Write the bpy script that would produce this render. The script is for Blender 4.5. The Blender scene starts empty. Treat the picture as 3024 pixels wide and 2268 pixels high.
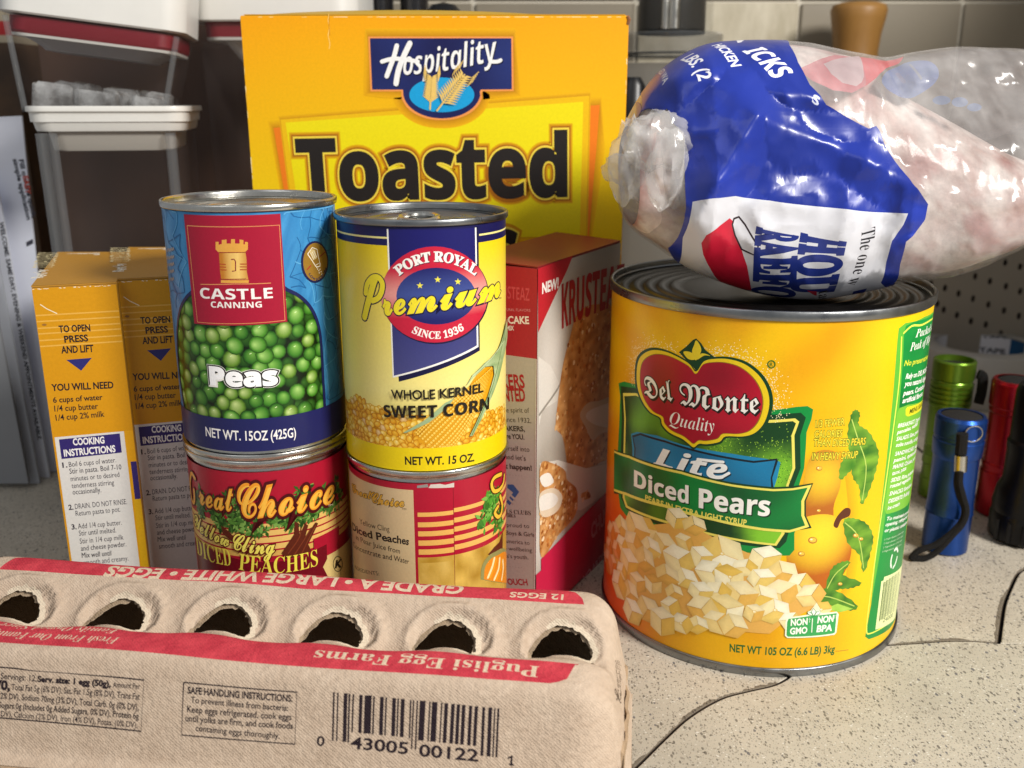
import bpy, math, random
import numpy as np
from mathutils import noise as mnoise, Vector

# ------------------------------------------------------------------ camera, light, exposure
SC = bpy.context.scene
COL = SC.collection
FPX, PITCH, CAMH = 2852.6, 0.28293, 261.95          # focal length in photo pixels, tilt, height in mm
cd = bpy.data.cameras.new("camera"); cam = bpy.data.objects.new("camera", cd); COL.objects.link(cam)
cam.location = (0, 0, CAMH / 1000); cam.rotation_euler = (math.pi / 2 - PITCH, 0, 0)
cd.sensor_width = 36; cd.lens = FPX / 3024 * 36; cd.clip_start = 0.01; cd.clip_end = 20
cd.dof.use_dof = True; cd.dof.focus_distance = 0.43; cd.dof.aperture_fstop = 11
SC.camera = cam
W = bpy.data.worlds.new("World"); SC.world = W; W.use_nodes = True
wb = W.node_tree.nodes["Background"]; wb.inputs[0].default_value = (0.93, 0.96, 1.0, 1); wb.inputs[1].default_value = 0.31
def lamp(name, loc, target, size, power, color, sy=None):
    l = bpy.data.lights.new(name, 'AREA'); l.shape = 'RECTANGLE'; l.size = size; l.size_y = sy or size
    l.energy = power; l.color = color
    o = bpy.data.objects.new(name, l); COL.objects.link(o); o.location = loc
    o.rotation_euler = (Vector(target) - Vector(loc)).to_track_quat('-Z', 'Y').to_euler()
    return o
lamp("window_light", (0.80, -0.26, 0.88), (0.0, 0.45, 0.1), 0.3, 23.5, (1.0, 0.965, 0.91))
lamp("fill_light", (-0.7, -0.5, 1.3), (0.0, 0.5, 0.1), 0.9, 3.2, (0.95, 0.97, 1.0))  # added soft fill lamp so the metals look less flat
SC.view_settings.view_transform = 'Standard'; SC.view_settings.look = 'None'
SC.view_settings.exposure = 0.0; SC.view_settings.gamma = 1.0
random.seed(7)

# ------------------------------------------------------------------ helpers
def lin(h):
    if not isinstance(h, str): return tuple(h)
    h = h.lstrip('#'); c = [int(h[i:i + 2], 16) / 255 for i in (0, 2, 4)]
    return tuple(((x + 0.055) / 1.055) ** 2.4 if x > 0.04045 else x / 12.92 for x in c)

def mat(name, color='#808080', rough=0.5, metal=0.0, attr=False, bump=None, vary=0.0, vscale=60.0, coat=0.0,
        alpha=1.0, trans=0.0, ior=1.45, col2=None, sss=0.0, spec=0.5, stretch=None, aniso=0.0, bump2=None, rvary=0.0):
    m = bpy.data.materials.new(name); m.use_nodes = True
    nt = m.node_tree; N = nt.nodes; L = nt.links; b = N["Principled BSDF"]
    def si(k, v):
        if k in b.inputs: b.inputs[k].default_value = v
    si('Roughness', rough); si('Metallic', metal); si('Coat Weight', coat); si('Coat Roughness', 0.12)
    si('Alpha', alpha); si('Transmission Weight', trans); si('IOR', ior); si('Specular IOR Level', spec)
    si('Subsurface Weight', sss); si('Subsurface Scale', 0.004); si('Anisotropic', aniso)
    tc = N.new('ShaderNodeTexCoord'); mp = N.new('ShaderNodeMapping'); L.new(tc.outputs['Object'], mp.inputs[0])
    if stretch: mp.inputs['Scale'].default_value = stretch
    if attr:
        a = N.new('ShaderNodeAttribute'); a.attribute_name = 'Col'; csrc = a.outputs['Color']
    else:
        r = N.new('ShaderNodeRGB'); r.outputs[0].default_value = (*lin(color), 1); csrc = r.outputs[0]
    if vary or col2:
        n = N.new('ShaderNodeTexNoise'); n.inputs['Scale'].default_value = vscale; n.inputs['Detail'].default_value = 6
        n.inputs['Roughness'].default_value = 0.65
        L.new(mp.outputs[0], n.inputs[0])
        if col2:
            cr = N.new('ShaderNodeMapRange'); cr.inputs[1].default_value = 0.38; cr.inputs[2].default_value = 0.62
            L.new(n.outputs[0], cr.inputs[0])
            mx = N.new('ShaderNodeMix'); mx.data_type = 'RGBA'; L.new(cr.outputs[0], mx.inputs[0])
            L.new(csrc, mx.inputs[6]); mx.inputs[7].default_value = (*lin(col2), 1); csrc = mx.outputs[2]
        if vary:
            mr = N.new('ShaderNodeMapRange'); mr.inputs[1].default_value = 0.25; mr.inputs[2].default_value = 0.75
            mr.inputs[3].default_value = 1 - vary; mr.inputs[4].default_value = 1 + vary
            L.new(n.outputs[0], mr.inputs[0])
            mv = N.new('ShaderNodeVectorMath'); mv.operation = 'SCALE'; L.new(csrc, mv.inputs[0]); L.new(mr.outputs[0], mv.inputs['Scale'])
            csrc = mv.outputs[0]
    L.new(csrc, b.inputs['Base Color'])
    if rvary:
        n3 = N.new('ShaderNodeTexNoise'); n3.inputs['Scale'].default_value = 90; n3.inputs['Detail'].default_value = 5
        L.new(mp.outputs[0], n3.inputs[0]); m3 = N.new('ShaderNodeMapRange'); m3.inputs[1].default_value = 0.3; m3.inputs[2].default_value = 0.7
        m3.inputs[3].default_value = max(0.02, rough - rvary); m3.inputs[4].default_value = rough + rvary
        L.new(n3.outputs[0], m3.inputs[0]); L.new(m3.outputs[0], b.inputs['Roughness'])
    prev = None
    for bb in (bump, bump2):
        if not bb: continue
        sc, st, kind = (list(bb) + ['noise'])[:3]
        if kind == 'noise':
            t = N.new('ShaderNodeTexNoise'); t.inputs['Scale'].default_value = sc; t.inputs['Detail'].default_value = 4; out = t.outputs[0]
        elif kind == 'wave':
            t = N.new('ShaderNodeTexWave'); t.wave_type = 'BANDS'; t.bands_direction = 'DIAGONAL'; t.inputs['Scale'].default_value = sc
            t.inputs['Distortion'].default_value = 4.5; t.inputs['Detail'].default_value = 2; t.inputs['Detail Scale'].default_value = 3; out = t.outputs['Fac']
        else:
            t = N.new('ShaderNodeTexVoronoi'); t.inputs['Scale'].default_value = sc; out = t.outputs['Distance']
        L.new(mp.outputs[0], t.inputs[0])
        bp = N.new('ShaderNodeBump'); bp.inputs['Strength'].default_value = st; bp.inputs['Distance'].default_value = 0.001
        L.new(out, bp.inputs['Height'])
        if prev: L.new(prev, bp.inputs['Normal'])
        prev = bp.outputs[0]
    if prev: L.new(prev, b.inputs['Normal'])
    return m

def thing(name, label, cat, loc=(0, 0, 0), rz=0.0, group=None, rot=None):
    o = bpy.data.objects.new(name, None); COL.objects.link(o)
    o.location = [c / 1000 for c in loc]; o.rotation_euler = rot or (0, 0, rz); o.empty_display_size = 0.02
    o['label'] = label; o['category'] = cat
    if group: o['group'] = group
    return o
def raw(name, verts, faces, m, parent=None, smooth=False, col=None, kind=None, label=None):
    me = bpy.data.meshes.new(name)
    me.from_pydata([(v[0] / 1000, v[1] / 1000, v[2] / 1000) for v in verts], [], [tuple(f) for f in faces])
    if smooth:
        me.polygons.foreach_set('use_smooth', [True] * len(me.polygons))
    if col is not None:
        at = me.color_attributes.new('Col', 'FLOAT_COLOR', 'POINT')
        at.data.foreach_set('color', np.concatenate([np.asarray(col, float), np.ones((len(verts), 1))], 1).ravel())
    me.materials.append(m)
    o = bpy.data.objects.new(name, me); COL.objects.link(o)
    if parent: o.parent = parent
    if kind: o['kind'] = kind
    if label: o['label'] = label
    return o
def sharp(o, deg=35):
    me = o.data
    try: me.set_sharp_from_angle(angle=math.radians(deg))
    except Exception: pass
    return o

class MB:
    def __init__(s): s.v = []; s.f = []
    def add(s, v, f):
        n = len(s.v); s.v += [tuple(p) for p in v]; s.f += [tuple(i + n for i in q) for q in f]; return s
    def box(s, x0, x1, y0, y1, z0, z1):
        v = [(x, y, z) for z in (z0, z1) for y in (y0, y1) for x in (x0, x1)]
        return s.add(v, [(0, 2, 3, 1), (4, 5, 7, 6), (0, 1, 5, 4), (2, 6, 7, 3), (0, 4, 6, 2), (1, 3, 7, 5)])
    def lathe(s, prof, n=64, c=(0, 0, 0)):
        v = []; f = []
        for r, z in prof:
            for i in range(n):
                a = 2 * math.pi * i / n; v.append((c[0] + r * math.cos(a), c[1] + r * math.sin(a), c[2] + z))
        for j in range(len(prof) - 1):
            for i in range(n):
                k = (i + 1) % n; f.append((j * n + i, j * n + k, (j + 1) * n + k, (j + 1) * n + i))
        if prof[0][0] > 1e-6 and s_cap(prof, 0): f.append(tuple(range(n - 1, -1, -1)))
        if prof[-1][0] > 1e-6 and s_cap(prof, 1): f.append(tuple(range((len(prof) - 1) * n, len(prof) * n)))
        return s.add(v, f)
    def loft(s, rings, c=(0, 0), seg=6, cap=True):      # rings: (z, w, d, r[, dx, dy]) rounded rectangles
        v = []; f = []; n = 4 * (seg + 1)
        for q in rings:
            z, w, d, r = q[:4]; dx, dy = (q[4:6] if len(q) > 4 else (0, 0)); r = min(r, w / 2 - .01, d / 2 - .01)
            for k, (sx, sy) in enumerate(((1, 1), (-1, 1), (-1, -1), (1, -1))):
                for i in range(seg + 1):
                    a = math.pi / 2 * (k + i / seg)
                    v.append((c[0] + dx + sx * (w / 2 - r) + r * math.cos(a), c[1] + dy + sy * (d / 2 - r) + r * math.sin(a), z))
        for j in range(len(rings) - 1):
            for i in range(n):
                k = (i + 1) % n; f.append((j * n + i, j * n + k, (j + 1) * n + k, (j + 1) * n + i))
        if cap: f.append(tuple(range(n - 1, -1, -1))); f.append(tuple(range((len(rings) - 1) * n, len(rings) * n)))
        return s.add(v, f)
    def tube(s, pts, r, n=10, closed=False):
        P = [Vector(p) for p in pts]; m = len(P); v = []; f = []; up = None
        for i, p in enumerate(P):
            a = P[(i - 1) % m] if (i or closed) else P[i]; b = P[(i + 1) % m] if (i < m - 1 or closed) else P[i]
            t = (b - a).normalized()
            if up is None: up = t.orthogonal().normalized()
            up = (up - t * up.dot(t)).normalized(); w = t.cross(up)
            rr = r[i] if hasattr(r, '__len__') else r
            for k in range(n):
                an = 2 * math.pi * k / n; v.append(tuple(p + (up * math.cos(an) + w * math.sin(an)) * rr))
        for j in range(m if closed else m - 1):
            for i in range(n):
                k = (i + 1) % n; j2 = (j + 1) % m; f.append((j * n + i, j * n + k, j2 * n + k, j2 * n + i))
        if not closed: f.append(tuple(range(n - 1, -1, -1))); f.append(tuple(range((m - 1) * n, m * n)))
        return s.add(v, f)
    def build(s, name, m, parent=None, smooth=True, ang=35, **k):
        o = raw(name, s.v, s.f, m, parent, smooth, **k)
        if smooth: sharp(o, ang)
        return o
def s_cap(prof, e): return False

def spline(pts, n=6, closed=False):
    P = [np.array(p, float) for p in pts]; m = len(P); out = []
    for i in range(m if closed else m - 1):
        p0 = P[(i - 1) % m] if (closed or i) else P[0]; p1 = P[i]; p2 = P[(i + 1) % m]
        p3 = P[(i + 2) % m] if (closed or i + 2 < m) else P[-1]
        for k in range(n):
            t = k / n
            out.append(0.5 * (2 * p1 + (p2 - p0) * t + (2 * p0 - 5 * p1 + 4 * p2 - p3) * t * t + (3 * p1 - p0 - 3 * p2 + p3) * t ** 3))
    if not closed: out.append(P[-1])
    return [tuple(p) for p in out]

# ------------------------------------------------------------------ surfaces that carry print
cP, sP = math.cos(PITCH), math.sin(PITCH)
FW = np.array([0, cP, -sP]); UP = np.array([0, sP, cP]); RT = np.array([1., 0, 0]); EYE = np.array([0, 0, CAMH])
def project(P):
    q = P - EYE; c = q @ FW; return np.stack([1512 + FPX * (q @ RT) / c, 1134 - FPX * (q @ UP) / c], -1)
def unY(x, y, Y):
    d = FW + RT * (x - 1512) / FPX - UP * (y - 1134) / FPX; t = Y / d[1]; p = d * t + EYE; return float(p[0]), float(p[1]), float(p[2])
def unZ(x, y, Z):
    d = FW + RT * (x - 1512) / FPX - UP * (y - 1134) / FPX; t = (Z - CAMH) / d[2]; p = d * t + EYE; return float(p[0]), float(p[1]), float(p[2])

class Surf:                       # fn(u, v arrays) -> (N,3) world mm ; dom = (u0,u1,v0,v1)
    def __init__(s, fn, dom, eps=0.01, grid=(90, 90), flip=1, gdom=None):
        s.fn = fn; s.dom = dom; s.eps = eps; s.flip = flip
        g_ = gdom or dom; U, V = np.meshgrid(np.linspace(g_[0], g_[1], grid[0]), np.linspace(g_[2], g_[3], grid[1]))
        s.g = np.stack([U.ravel(), V.ravel()], 1)
        P = s.map(s.g); nn = s.normal(s.g); vis = ((EYE - P) * nn).sum(1) > 0
        s.g = s.g[vis]; s.q = project(P[vis])
    def map(s, uv): return s.fn(uv[:, 0], uv[:, 1])
    def normal(s, uv):
        e = s.eps; a = s.map(uv + [e, 0]) - s.map(uv - [e, 0]); b = s.map(uv + [0, e]) - s.map(uv - [0, e])
        n = np.cross(a, b); l = np.linalg.norm(n, axis=1, keepdims=True); l[l < 1e-12] = 1; return n / l * s.flip
    def inv(s, px):
        px = np.asarray(px, float).reshape(-1, 2); out = np.empty_like(px)
        for i in range(0, len(px), 400):
            d = ((px[i:i + 400, None] - s.q[None]) ** 2).sum(2); out[i:i + 400] = s.g[d.argmin(1)]
        best = out.copy(); be = ((project(s.map(best)) - px) ** 2).sum(1); cur = best.copy(); e = s.eps
        for it in range(12):
            r = project(s.map(cur)) - px
            ju = (project(s.map(cur + [e, 0])) - project(s.map(cur - [e, 0]))) / (2 * e)
            jv = (project(s.map(cur + [0, e])) - project(s.map(cur - [0, e]))) / (2 * e)
            det = ju[:, 0] * jv[:, 1] - ju[:, 1] * jv[:, 0]; det[abs(det) < 1e-6] = 1e-6
            du = (-r[:, 0] * jv[:, 1] + r[:, 1] * jv[:, 0]) / det; dv = (-ju[:, 0] * r[:, 1] + ju[:, 1] * r[:, 0]) / det
            lim = 0.06 * np.array([s.dom[1] - s.dom[0], s.dom[3] - s.dom[2]])
            cur = cur + np.stack([np.clip(du, -lim[0], lim[0]), np.clip(dv, -lim[1], lim[1])], 1)
            cur[:, 0] = np.clip(cur[:, 0], s.dom[0], s.dom[1]); cur[:, 1] = np.clip(cur[:, 1], s.dom[2], s.dom[3])
            P = s.map(cur); er = ((project(P) - px) ** 2).sum(1)
            er[((EYE - P) * s.normal(cur)).sum(1) <= 0] = 1e12
            ok = er < be; best[ok] = cur[ok]; be[ok] = er[ok]
            if be.max() < .01: break
        return best
def cyl_surf(cx, cy, R, z0, z1):
    return Surf(lambda u, v: np.stack([cx + R * np.sin(u / R), cy - R * np.cos(u / R), v], 1), (-math.pi * R, math.pi * R, z0, z1), grid=(240, 60))
def plane_surf(O, U, V, w, h):
    O, U, V = (np.array(a, float) for a in (O, U, V))
    return Surf(lambda u, v: O + np.outer(u, U) + np.outer(v, V), (-5, w + 5, -5, h + 5), grid=(60, 60))

# ------------------------------------------------------------------ flat print as layered vector shapes
STY = {'b': (0x1D5D4, 0x1D5EE, 0x1D7EC), 'i': (0x1D608, 0x1D622, None), 'bi': (0x1D63C, 0x1D656, None), 'sf': (0x1D400, 0x1D41A, 0x1D7CE),
       'sfi': (0x1D468, 0x1D482, None), 'sc': (0x1D4D0, 0x1D4EA, None), 'fr': (0x1D56C, 0x1D586, None)}
def styled(t, st):
    if st not in STY: return t
    A, a, d = STY[st]; o = ''
    for ch in t:
        if 'A' <= ch <= 'Z': o += chr(A + ord(ch) - 65)
        elif 'a' <= ch <= 'z': o += chr(a + ord(ch) - 97)
        elif ch.isdigit() and d: o += chr(d + ord(ch) - 48)
        else: o += ch
    return o
_tc = bpy.data.curves.new('lettering', 'FONT'); _to = bpy.data.objects.new('lettering', _tc)
_gc = {}; _ch = {}
TRUE_BOLD = {'CASTLE', 'CANNING', 'Peas', 'Toasted', 'Oats', 'Diced', 'Pears', 'SWEET CORN', 'KRUSTEAZ', 'ICKS'}
def _conv(body, off, res):
    _tc.body = body; _tc.offset = off; _tc.resolution_u = res; _tc.size = 1
    me = bpy.data.meshes.new_from_object(_to); n = len(me.vertices); co = np.empty(n * 3, 'f'); me.vertices.foreach_get('co', co)
    me.calc_loop_triangles(); tr = np.empty(len(me.loop_triangles) * 3, 'i'); me.loop_triangles.foreach_get('vertices', tr); bpy.data.meshes.remove(me)
    return co.reshape(-1, 3)[:, :2].astype(float), tr.reshape(-1, 3)
def glyphs(t, st='', off=0.0, res=3, track=1.0):
    key = (t, st, off, res, track)
    if key not in _gc:
        V, T, x, n, Q = [], [], 0.0, 0, []
        for c in t:
            if c == ' ': x += .26 * track; continue
            k = (c, st, off, res)
            if k not in _ch:
                best = -1
                for o_ in ((off,) if not off else (off, off + .0017, off - .0017, off + .0033, off - .0033)):       # the offset fill can drop pieces: keep the fullest
                    v_, t_ = _conv(styled(c, st), o_, res); q_ = v_[t_]; ar_ = abs(np.cross(q_[:, 1] - q_[:, 0], q_[:, 2] - q_[:, 0])).sum() if len(t_) else 0
                    if ar_ > best: best = ar_; v, tr = v_, t_
                if (c, st) not in _ch: _ch[(c, st)] = _conv(styled(c, st) + '|', 0, 2)[0][:, 0].max() - _conv('|', 0, 2)[0][:, 0].max()
                _ch[k] = (v, tr, _ch[(c, st)])
            v, tr, w = _ch[k]; V.append(v + [x, 0]); T.append(tr + n); Q += [len(Q) and Q[-1] ^ 1] * 0 + [len(T) % 2] * len(tr); n += len(v); x += w * track
        _gc[key] = (np.concatenate(V), np.concatenate(T), np.array(Q)) if V else (np.zeros((0, 2)), np.zeros((0, 3), int), np.zeros(0, int))
    return _gc[key]

def cut(T, C, A, nx, ny, c):
    d = T[:, :, 0] * nx + T[:, :, 1] * ny - c; d[abs(d) < 1e-6] = 0
    mx = (d > 0).any(1) & (d < 0).any(1)
    if not mx.any(): return T, C, A
    t = T[mx]; cc = C[mx]; a = A[mx]; dd = d[mx]
    npos = (dd > 0).sum(1); lone = np.where(npos == 1, (dd > 0).argmax(1), (dd < 0).argmax(1))
    idx = (lone[:, None] + np.arange(3)) % 3; r = np.arange(len(t))[:, None]
    t = t[r, idx]; cc = cc[r, idx]; dd = dd[r, idx]
    f1 = (dd[:, 0] / (dd[:, 0] - dd[:, 1]))[:, None]; f2 = (dd[:, 0] / (dd[:, 0] - dd[:, 2]))[:, None]
    p1 = t[:, 0] + (t[:, 1] - t[:, 0]) * f1; p2 = t[:, 0] + (t[:, 2] - t[:, 0]) * f2
    c1 = cc[:, 0] + (cc[:, 1] - cc[:, 0]) * f1; c2 = cc[:, 0] + (cc[:, 2] - cc[:, 0]) * f2
    S = lambda x, y, z: np.stack([x, y, z], 1)
    NT = np.concatenate([T[~mx], S(t[:, 0], p1, p2), S(p1, t[:, 1], t[:, 2]), S(p1, t[:, 2], p2)])
    NC = np.concatenate([C[~mx], S(cc[:, 0], c1, c2), S(c1, cc[:, 1], cc[:, 2]), S(c1, cc[:, 2], c2)])
    NA = np.concatenate([A[~mx], a, a, a])
    k = len(T) - int(mx.sum()); q = NT[k:]; ar = abs((q[:, 1, 0] - q[:, 0, 0]) * (q[:, 2, 1] - q[:, 0, 1]) - (q[:, 1, 1] - q[:, 0, 1]) * (q[:, 2, 0] - q[:, 0, 0]))
    g = np.ones(len(NT), bool); g[k:] = ar > 1e-9
    return NT[g], NC[g], NA[g]

from mathutils.geometry import tessellate_polygon
class Art:
    def __init__(s, surf, cuts=(), step=0.008, base=0.05):
        s.s = surf; s.cuts = cuts; s.step = step; s.base = base; s.T = []; s.C = []; s.A = []; s.bb = np.empty((64, 4)); s.lv = np.empty(64, int); s.nb = 0; s.fns = []
        s.vw = (0, 0, 1)
    def view(s, x, y, k): s.vw = (x, y, k); return s
    def px(s, pts):
        p = np.asarray(pts, float).reshape(-1, 2); return s.s.inv(p / s.vw[2] + [s.vw[0], s.vw[1]])
    def mm(s, p, q): return float(np.linalg.norm(np.diff(s.px([p, q]), axis=0)))
    def raw(s, v, tr, col, fn=None, bleed=0.0):
        v = np.asarray(v, float); tr = np.asarray(tr, int)
        if not len(tr): return
        t = v[tr]; ar = np.cross(t[:, 1] - t[:, 0], t[:, 2] - t[:, 0]); t[ar < 0] = t[ar < 0][:, ::-1]
        trc = tr.copy(); trc[ar < 0] = trc[ar < 0][:, ::-1]
        keep = abs(ar) > 1e-9; t = t[keep]; trc = trc[keep]
        if not len(t): return
        c = np.asarray(col if not isinstance(col, str) else lin(col), float)
        cc = np.broadcast_to(c, (len(t), 3, 3)) if c.ndim == 1 else c[trc]
        b = (*v.min(0), *v.max(0)); lev = 0
        if s.nb:
            B = s.bb[:s.nb]; ov = (B[:, 0] < b[2]) & (B[:, 2] > b[0]) & (B[:, 1] < b[3]) & (B[:, 3] > b[1])
            if ov.any(): lev = int(s.lv[:s.nb][ov].max()) + 1
        if s.nb == len(s.bb): s.bb = np.concatenate([s.bb, np.empty_like(s.bb)]); s.lv = np.concatenate([s.lv, np.empty_like(s.lv)])
        s.bb[s.nb] = b; s.lv[s.nb] = lev; s.nb += 1
        g = -1
        if fn: s.fns.append(fn); g = len(s.fns) - 1
        s.T.append(t); s.C.append(np.array(cc)); s.A.append(np.tile([lev, g], (len(t), 1)))
    def uvpoly(s, loops, col, fn=None):
        if not hasattr(loops[0][0], '__len__'): loops = [loops]
        L = [[Vector((float(p[0]), float(p[1]), 0)) for p in l] for l in loops]
        tr = tessellate_polygon(L); v = [(p[0], p[1]) for l in L for p in l]
        s.raw(v, tr, col, fn)
    def poly(s, pts, col, sm=False, fn=None, holes=()):
        if sm: pts = spline(pts, 5, True)
        s.uvpoly([s.px(pts)] + [s.px(h) for h in holes], col, fn)
    def rect(s, u0, v0, u1, v1, col, fn=None): s.uvpoly([(u0, v0), (u1, v0), (u1, v1), (u0, v1)], col, fn)
    def gridrect(s, u0, v0, u1, v1, col, fn=None, holes=()):      # big sheet laid out directly on the cutting grid
        su, sv = s.cuts[0][2], s.cuts[1][2]; i0, i1 = int(math.floor(u0 / su)), int(math.ceil(u1 / su)); j0, j1 = int(math.floor(v0 / sv)), int(math.ceil(v1 / sv))
        ok = np.ones((i1 - i0, j1 - j0), bool); jobs = []
        for h in holes:
            H = np.array(h); a, b, c, d = int(math.floor(H[:, 0].min() / su - .2)), int(math.ceil(H[:, 0].max() / su + .2)), int(math.floor(H[:, 1].min() / sv - .2)), int(math.ceil(H[:, 1].max() / sv + .2)); jobs.append([a, b, c, d, [h]])
        while True:
            hit = [(p, q) for p in range(len(jobs)) for q in range(p + 1, len(jobs)) if jobs[p][0] < jobs[q][1] and jobs[q][0] < jobs[p][1] and jobs[p][2] < jobs[q][3] and jobs[q][2] < jobs[p][3]]
            if not hit: break
            p, q = hit[0]; P, Q = jobs[p], jobs.pop(q); jobs[p] = [min(P[0], Q[0]), max(P[1], Q[1]), min(P[2], Q[2]), max(P[3], Q[3]), P[4] + Q[4]]
        for a, b, c, d, hs in jobs: ok[a - i0:b - i0, c - j0:d - j0] = False
        I, J = np.nonzero(ok); I = I + i0; J = J + j0; p = lambda di, dj: np.stack([(I + di) * su, (J + dj) * sv], 1)
        t = np.concatenate([np.stack([p(0, 0), p(1, 0), p(0, 1)], 1), np.stack([p(1, 0), p(1, 1), p(0, 1)], 1)]); n = len(t) * 3
        s.raw(t.reshape(-1, 2), np.arange(n).reshape(-1, 3), col, fn); k = s.nb - 1; lv = s.lv[k]
        for a, b, c, d, hs in jobs:
            s.uvpoly([[(a * su, c * sv), (b * su, c * sv), (b * su, d * sv), (a * su, d * sv)]] + hs, col, fn); s.lv[s.nb - 1] = lv; s.A[-1][:, 0] = lv
    def ell(s, c, rx, ry, col, n=32, rot=0.0, fn=None):
        a = np.linspace(0, 2 * math.pi, n, endpoint=False); x = rx * np.cos(a); y = ry * np.sin(a)
        s.poly(np.stack([c[0] + x * math.cos(rot) - y * math.sin(rot), c[1] + x * math.sin(rot) + y * math.cos(rot)], 1), col, fn=fn)
    def ball(s, c, rx, ry, dark, mid, hi, n=12, rot=0.0, hl=(-.3, .35)):          # uv space, three-tone disc as in a printed picture
        a = np.linspace(0, 2 * math.pi, n, endpoint=False); e = np.stack([np.cos(a), np.sin(a)], 1)
        R = np.array([[math.cos(rot), -math.sin(rot)], [math.sin(rot), math.cos(rot)]])
        v = np.concatenate([e, e * .72 + np.array(hl) * .15, e * .34 + np.array(hl) * .7, [np.array(hl) * 1.0]]) * [rx, ry]
        v = v @ R.T + c
        col = np.array([lin(dark)] * n + [lin(mid)] * n + [[(x + y) / 2 for x, y in zip(lin(mid), lin(hi))]] * n + [lin(hi)])
        tr = []
        for j in range(2):
            for i in range(n):
                k = (i + 1) % n; tr += [(j * n + i, j * n + k, (j + 1) * n + k), (j * n + i, (j + 1) * n + k, (j + 1) * n + i)]
        tr += [(2 * n + i, 2 * n + (i + 1) % n, 3 * n) for i in range(n)]
        s.raw(v, tr, col)
    def uvstroke(s, P, w, col, taper=False):
        P = np.asarray(P, float); n = len(P)
        if n < 2: return
        d = np.gradient(P, axis=0); d /= np.maximum(np.linalg.norm(d, axis=1, keepdims=True), 1e-9); nn = np.stack([-d[:, 1], d[:, 0]], 1)
        w = np.broadcast_to(np.asarray(w, float), (n,)).copy() / 2
        if taper: w *= np.sin(np.linspace(.25, math.pi - .1, n))
        v = np.concatenate([P + nn * w[:, None], P - nn * w[:, None]]); tr = []
        for i in range(n - 1): tr += [(i, i + 1, n + i + 1), (i, n + i + 1, n + i)]
        s.raw(v, tr, col)
        if w.max() < .35: return
        caps = []; tr = []; base = 0
        for e, q in ((0, w[0]), (n - 1, w[-1])):
            a = np.linspace(0, 2 * math.pi, 9)[:-1]; k = base + len(caps)
            caps += [tuple(P[e])] + [(P[e][0] + q * math.cos(x), P[e][1] + q * math.sin(x)) for x in a]
            tr += [(k, k + 1 + i, k + 1 + (i + 1) % 8) for i in range(8)]
        s.raw(caps[:9], [t for t in tr if t[0] == 0], col); s.raw(caps[9:], [tuple(i - 9 for i in t) for t in tr if t[0] > 0], col)
    def stroke(s, pts, w, col, sm=0, taper=False, closed=False):
        if sm: pts = spline(pts, sm, closed)
        elif closed: pts = list(pts) + [pts[0]]
        s.uvstroke(s.px(pts), w, col, taper)
    def glow(s, pts, w, cin, cout, sm=False):
        if sm: pts = spline(pts, 5, True)
        P = s.px(pts); ar = 0.5 * np.sum(P[:, 0] * np.roll(P[:, 1], -1) - P[:, 1] * np.roll(P[:, 0], -1))
        d = np.roll(P, -1, 0) - np.roll(P, 1, 0); d /= np.maximum(np.linalg.norm(d, axis=1, keepdims=True), 1e-9)
        nn = np.stack([d[:, 1], -d[:, 0]], 1) * (1 if ar > 0 else -1); n = len(P)
        v = np.concatenate([P - nn * w * .2, P + nn * w]); col = np.array([lin(cin)] * n + [lin(cout)] * n)
        tr = [x for i in range(n) for x in ((i, (i + 1) % n, n + (i + 1) % n), (i, n + (i + 1) % n, n + i))]
        s.raw(v, tr, col)
    def text(s, t, p0, p1, cap, col, st='', off=0.0, mid=None, shear=0.0, res=3, track=1.0, ref=None, upfac=1.0, uvh=None, fn=None, full=None, dx=0, dy=0, vset=None):
        if st == 'b' and t not in TRUE_BOLD: st = ''; off += .026
        if st in ('bi', 'i') and t not in ('Lite', 'ospitality'): st = ''; off += .018; shear += .2
        v, tr, par = glyphs(t, st, off, res, track)
        if not len(tr): return
        v0 = glyphs(t, st, 0.0, res, track)[0]; x0, x1 = v0[:, 0].min(), v0[:, 0].max()
        capref = {'': .73, 'b': .717, 'i': .714, 'bi': .714, 'sf': .69, 'sfi': .67, 'sc': .66, 'fr': .72}.get(st, .7)
        a, b = s.px([p0, p1])
        if vset: a[1] = b[1] = vset
        mpt = s.px([mid])[0] if mid is not None else (a + b) / 2
        if vset: mpt = (a + b) / 2
        ctrl = 2 * mpt - (a + b) / 2
        tt = (v[:, 0] - x0) / (x1 - x0)
        T = tt[:, None]; B = (1 - T) ** 2 * a + 2 * T * (1 - T) * ctrl + T ** 2 * b
        D = 2 * (1 - T) * (ctrl - a) + 2 * T * (b - ctrl); D /= np.linalg.norm(D, axis=1, keepdims=True); Nn = np.stack([-D[:, 1], D[:, 0]], 1)
        if uvh: h = uvh
        else:
            m = (np.array(p0, float) + np.array(p1)) / 2 if mid is None else np.array(mid, float)
            q = s.px([m, m + [0, -cap]]); h = np.linalg.norm(q[1] - q[0])
        k = h / capref
        y = v[:, 1] * k
        if s.s.flip < 0: Nn = -Nn
        P = B + Nn * y[:, None] + D * (y * shear)[:, None] + [dx, dy]
        for q in (1, 0):
            if (par == q).any():
                ids = np.unique(tr[par == q]); mp = np.zeros(len(P), int); mp[ids] = np.arange(len(ids)); s.raw(P[ids], mp[tr[par == q]], col, fn)
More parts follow.
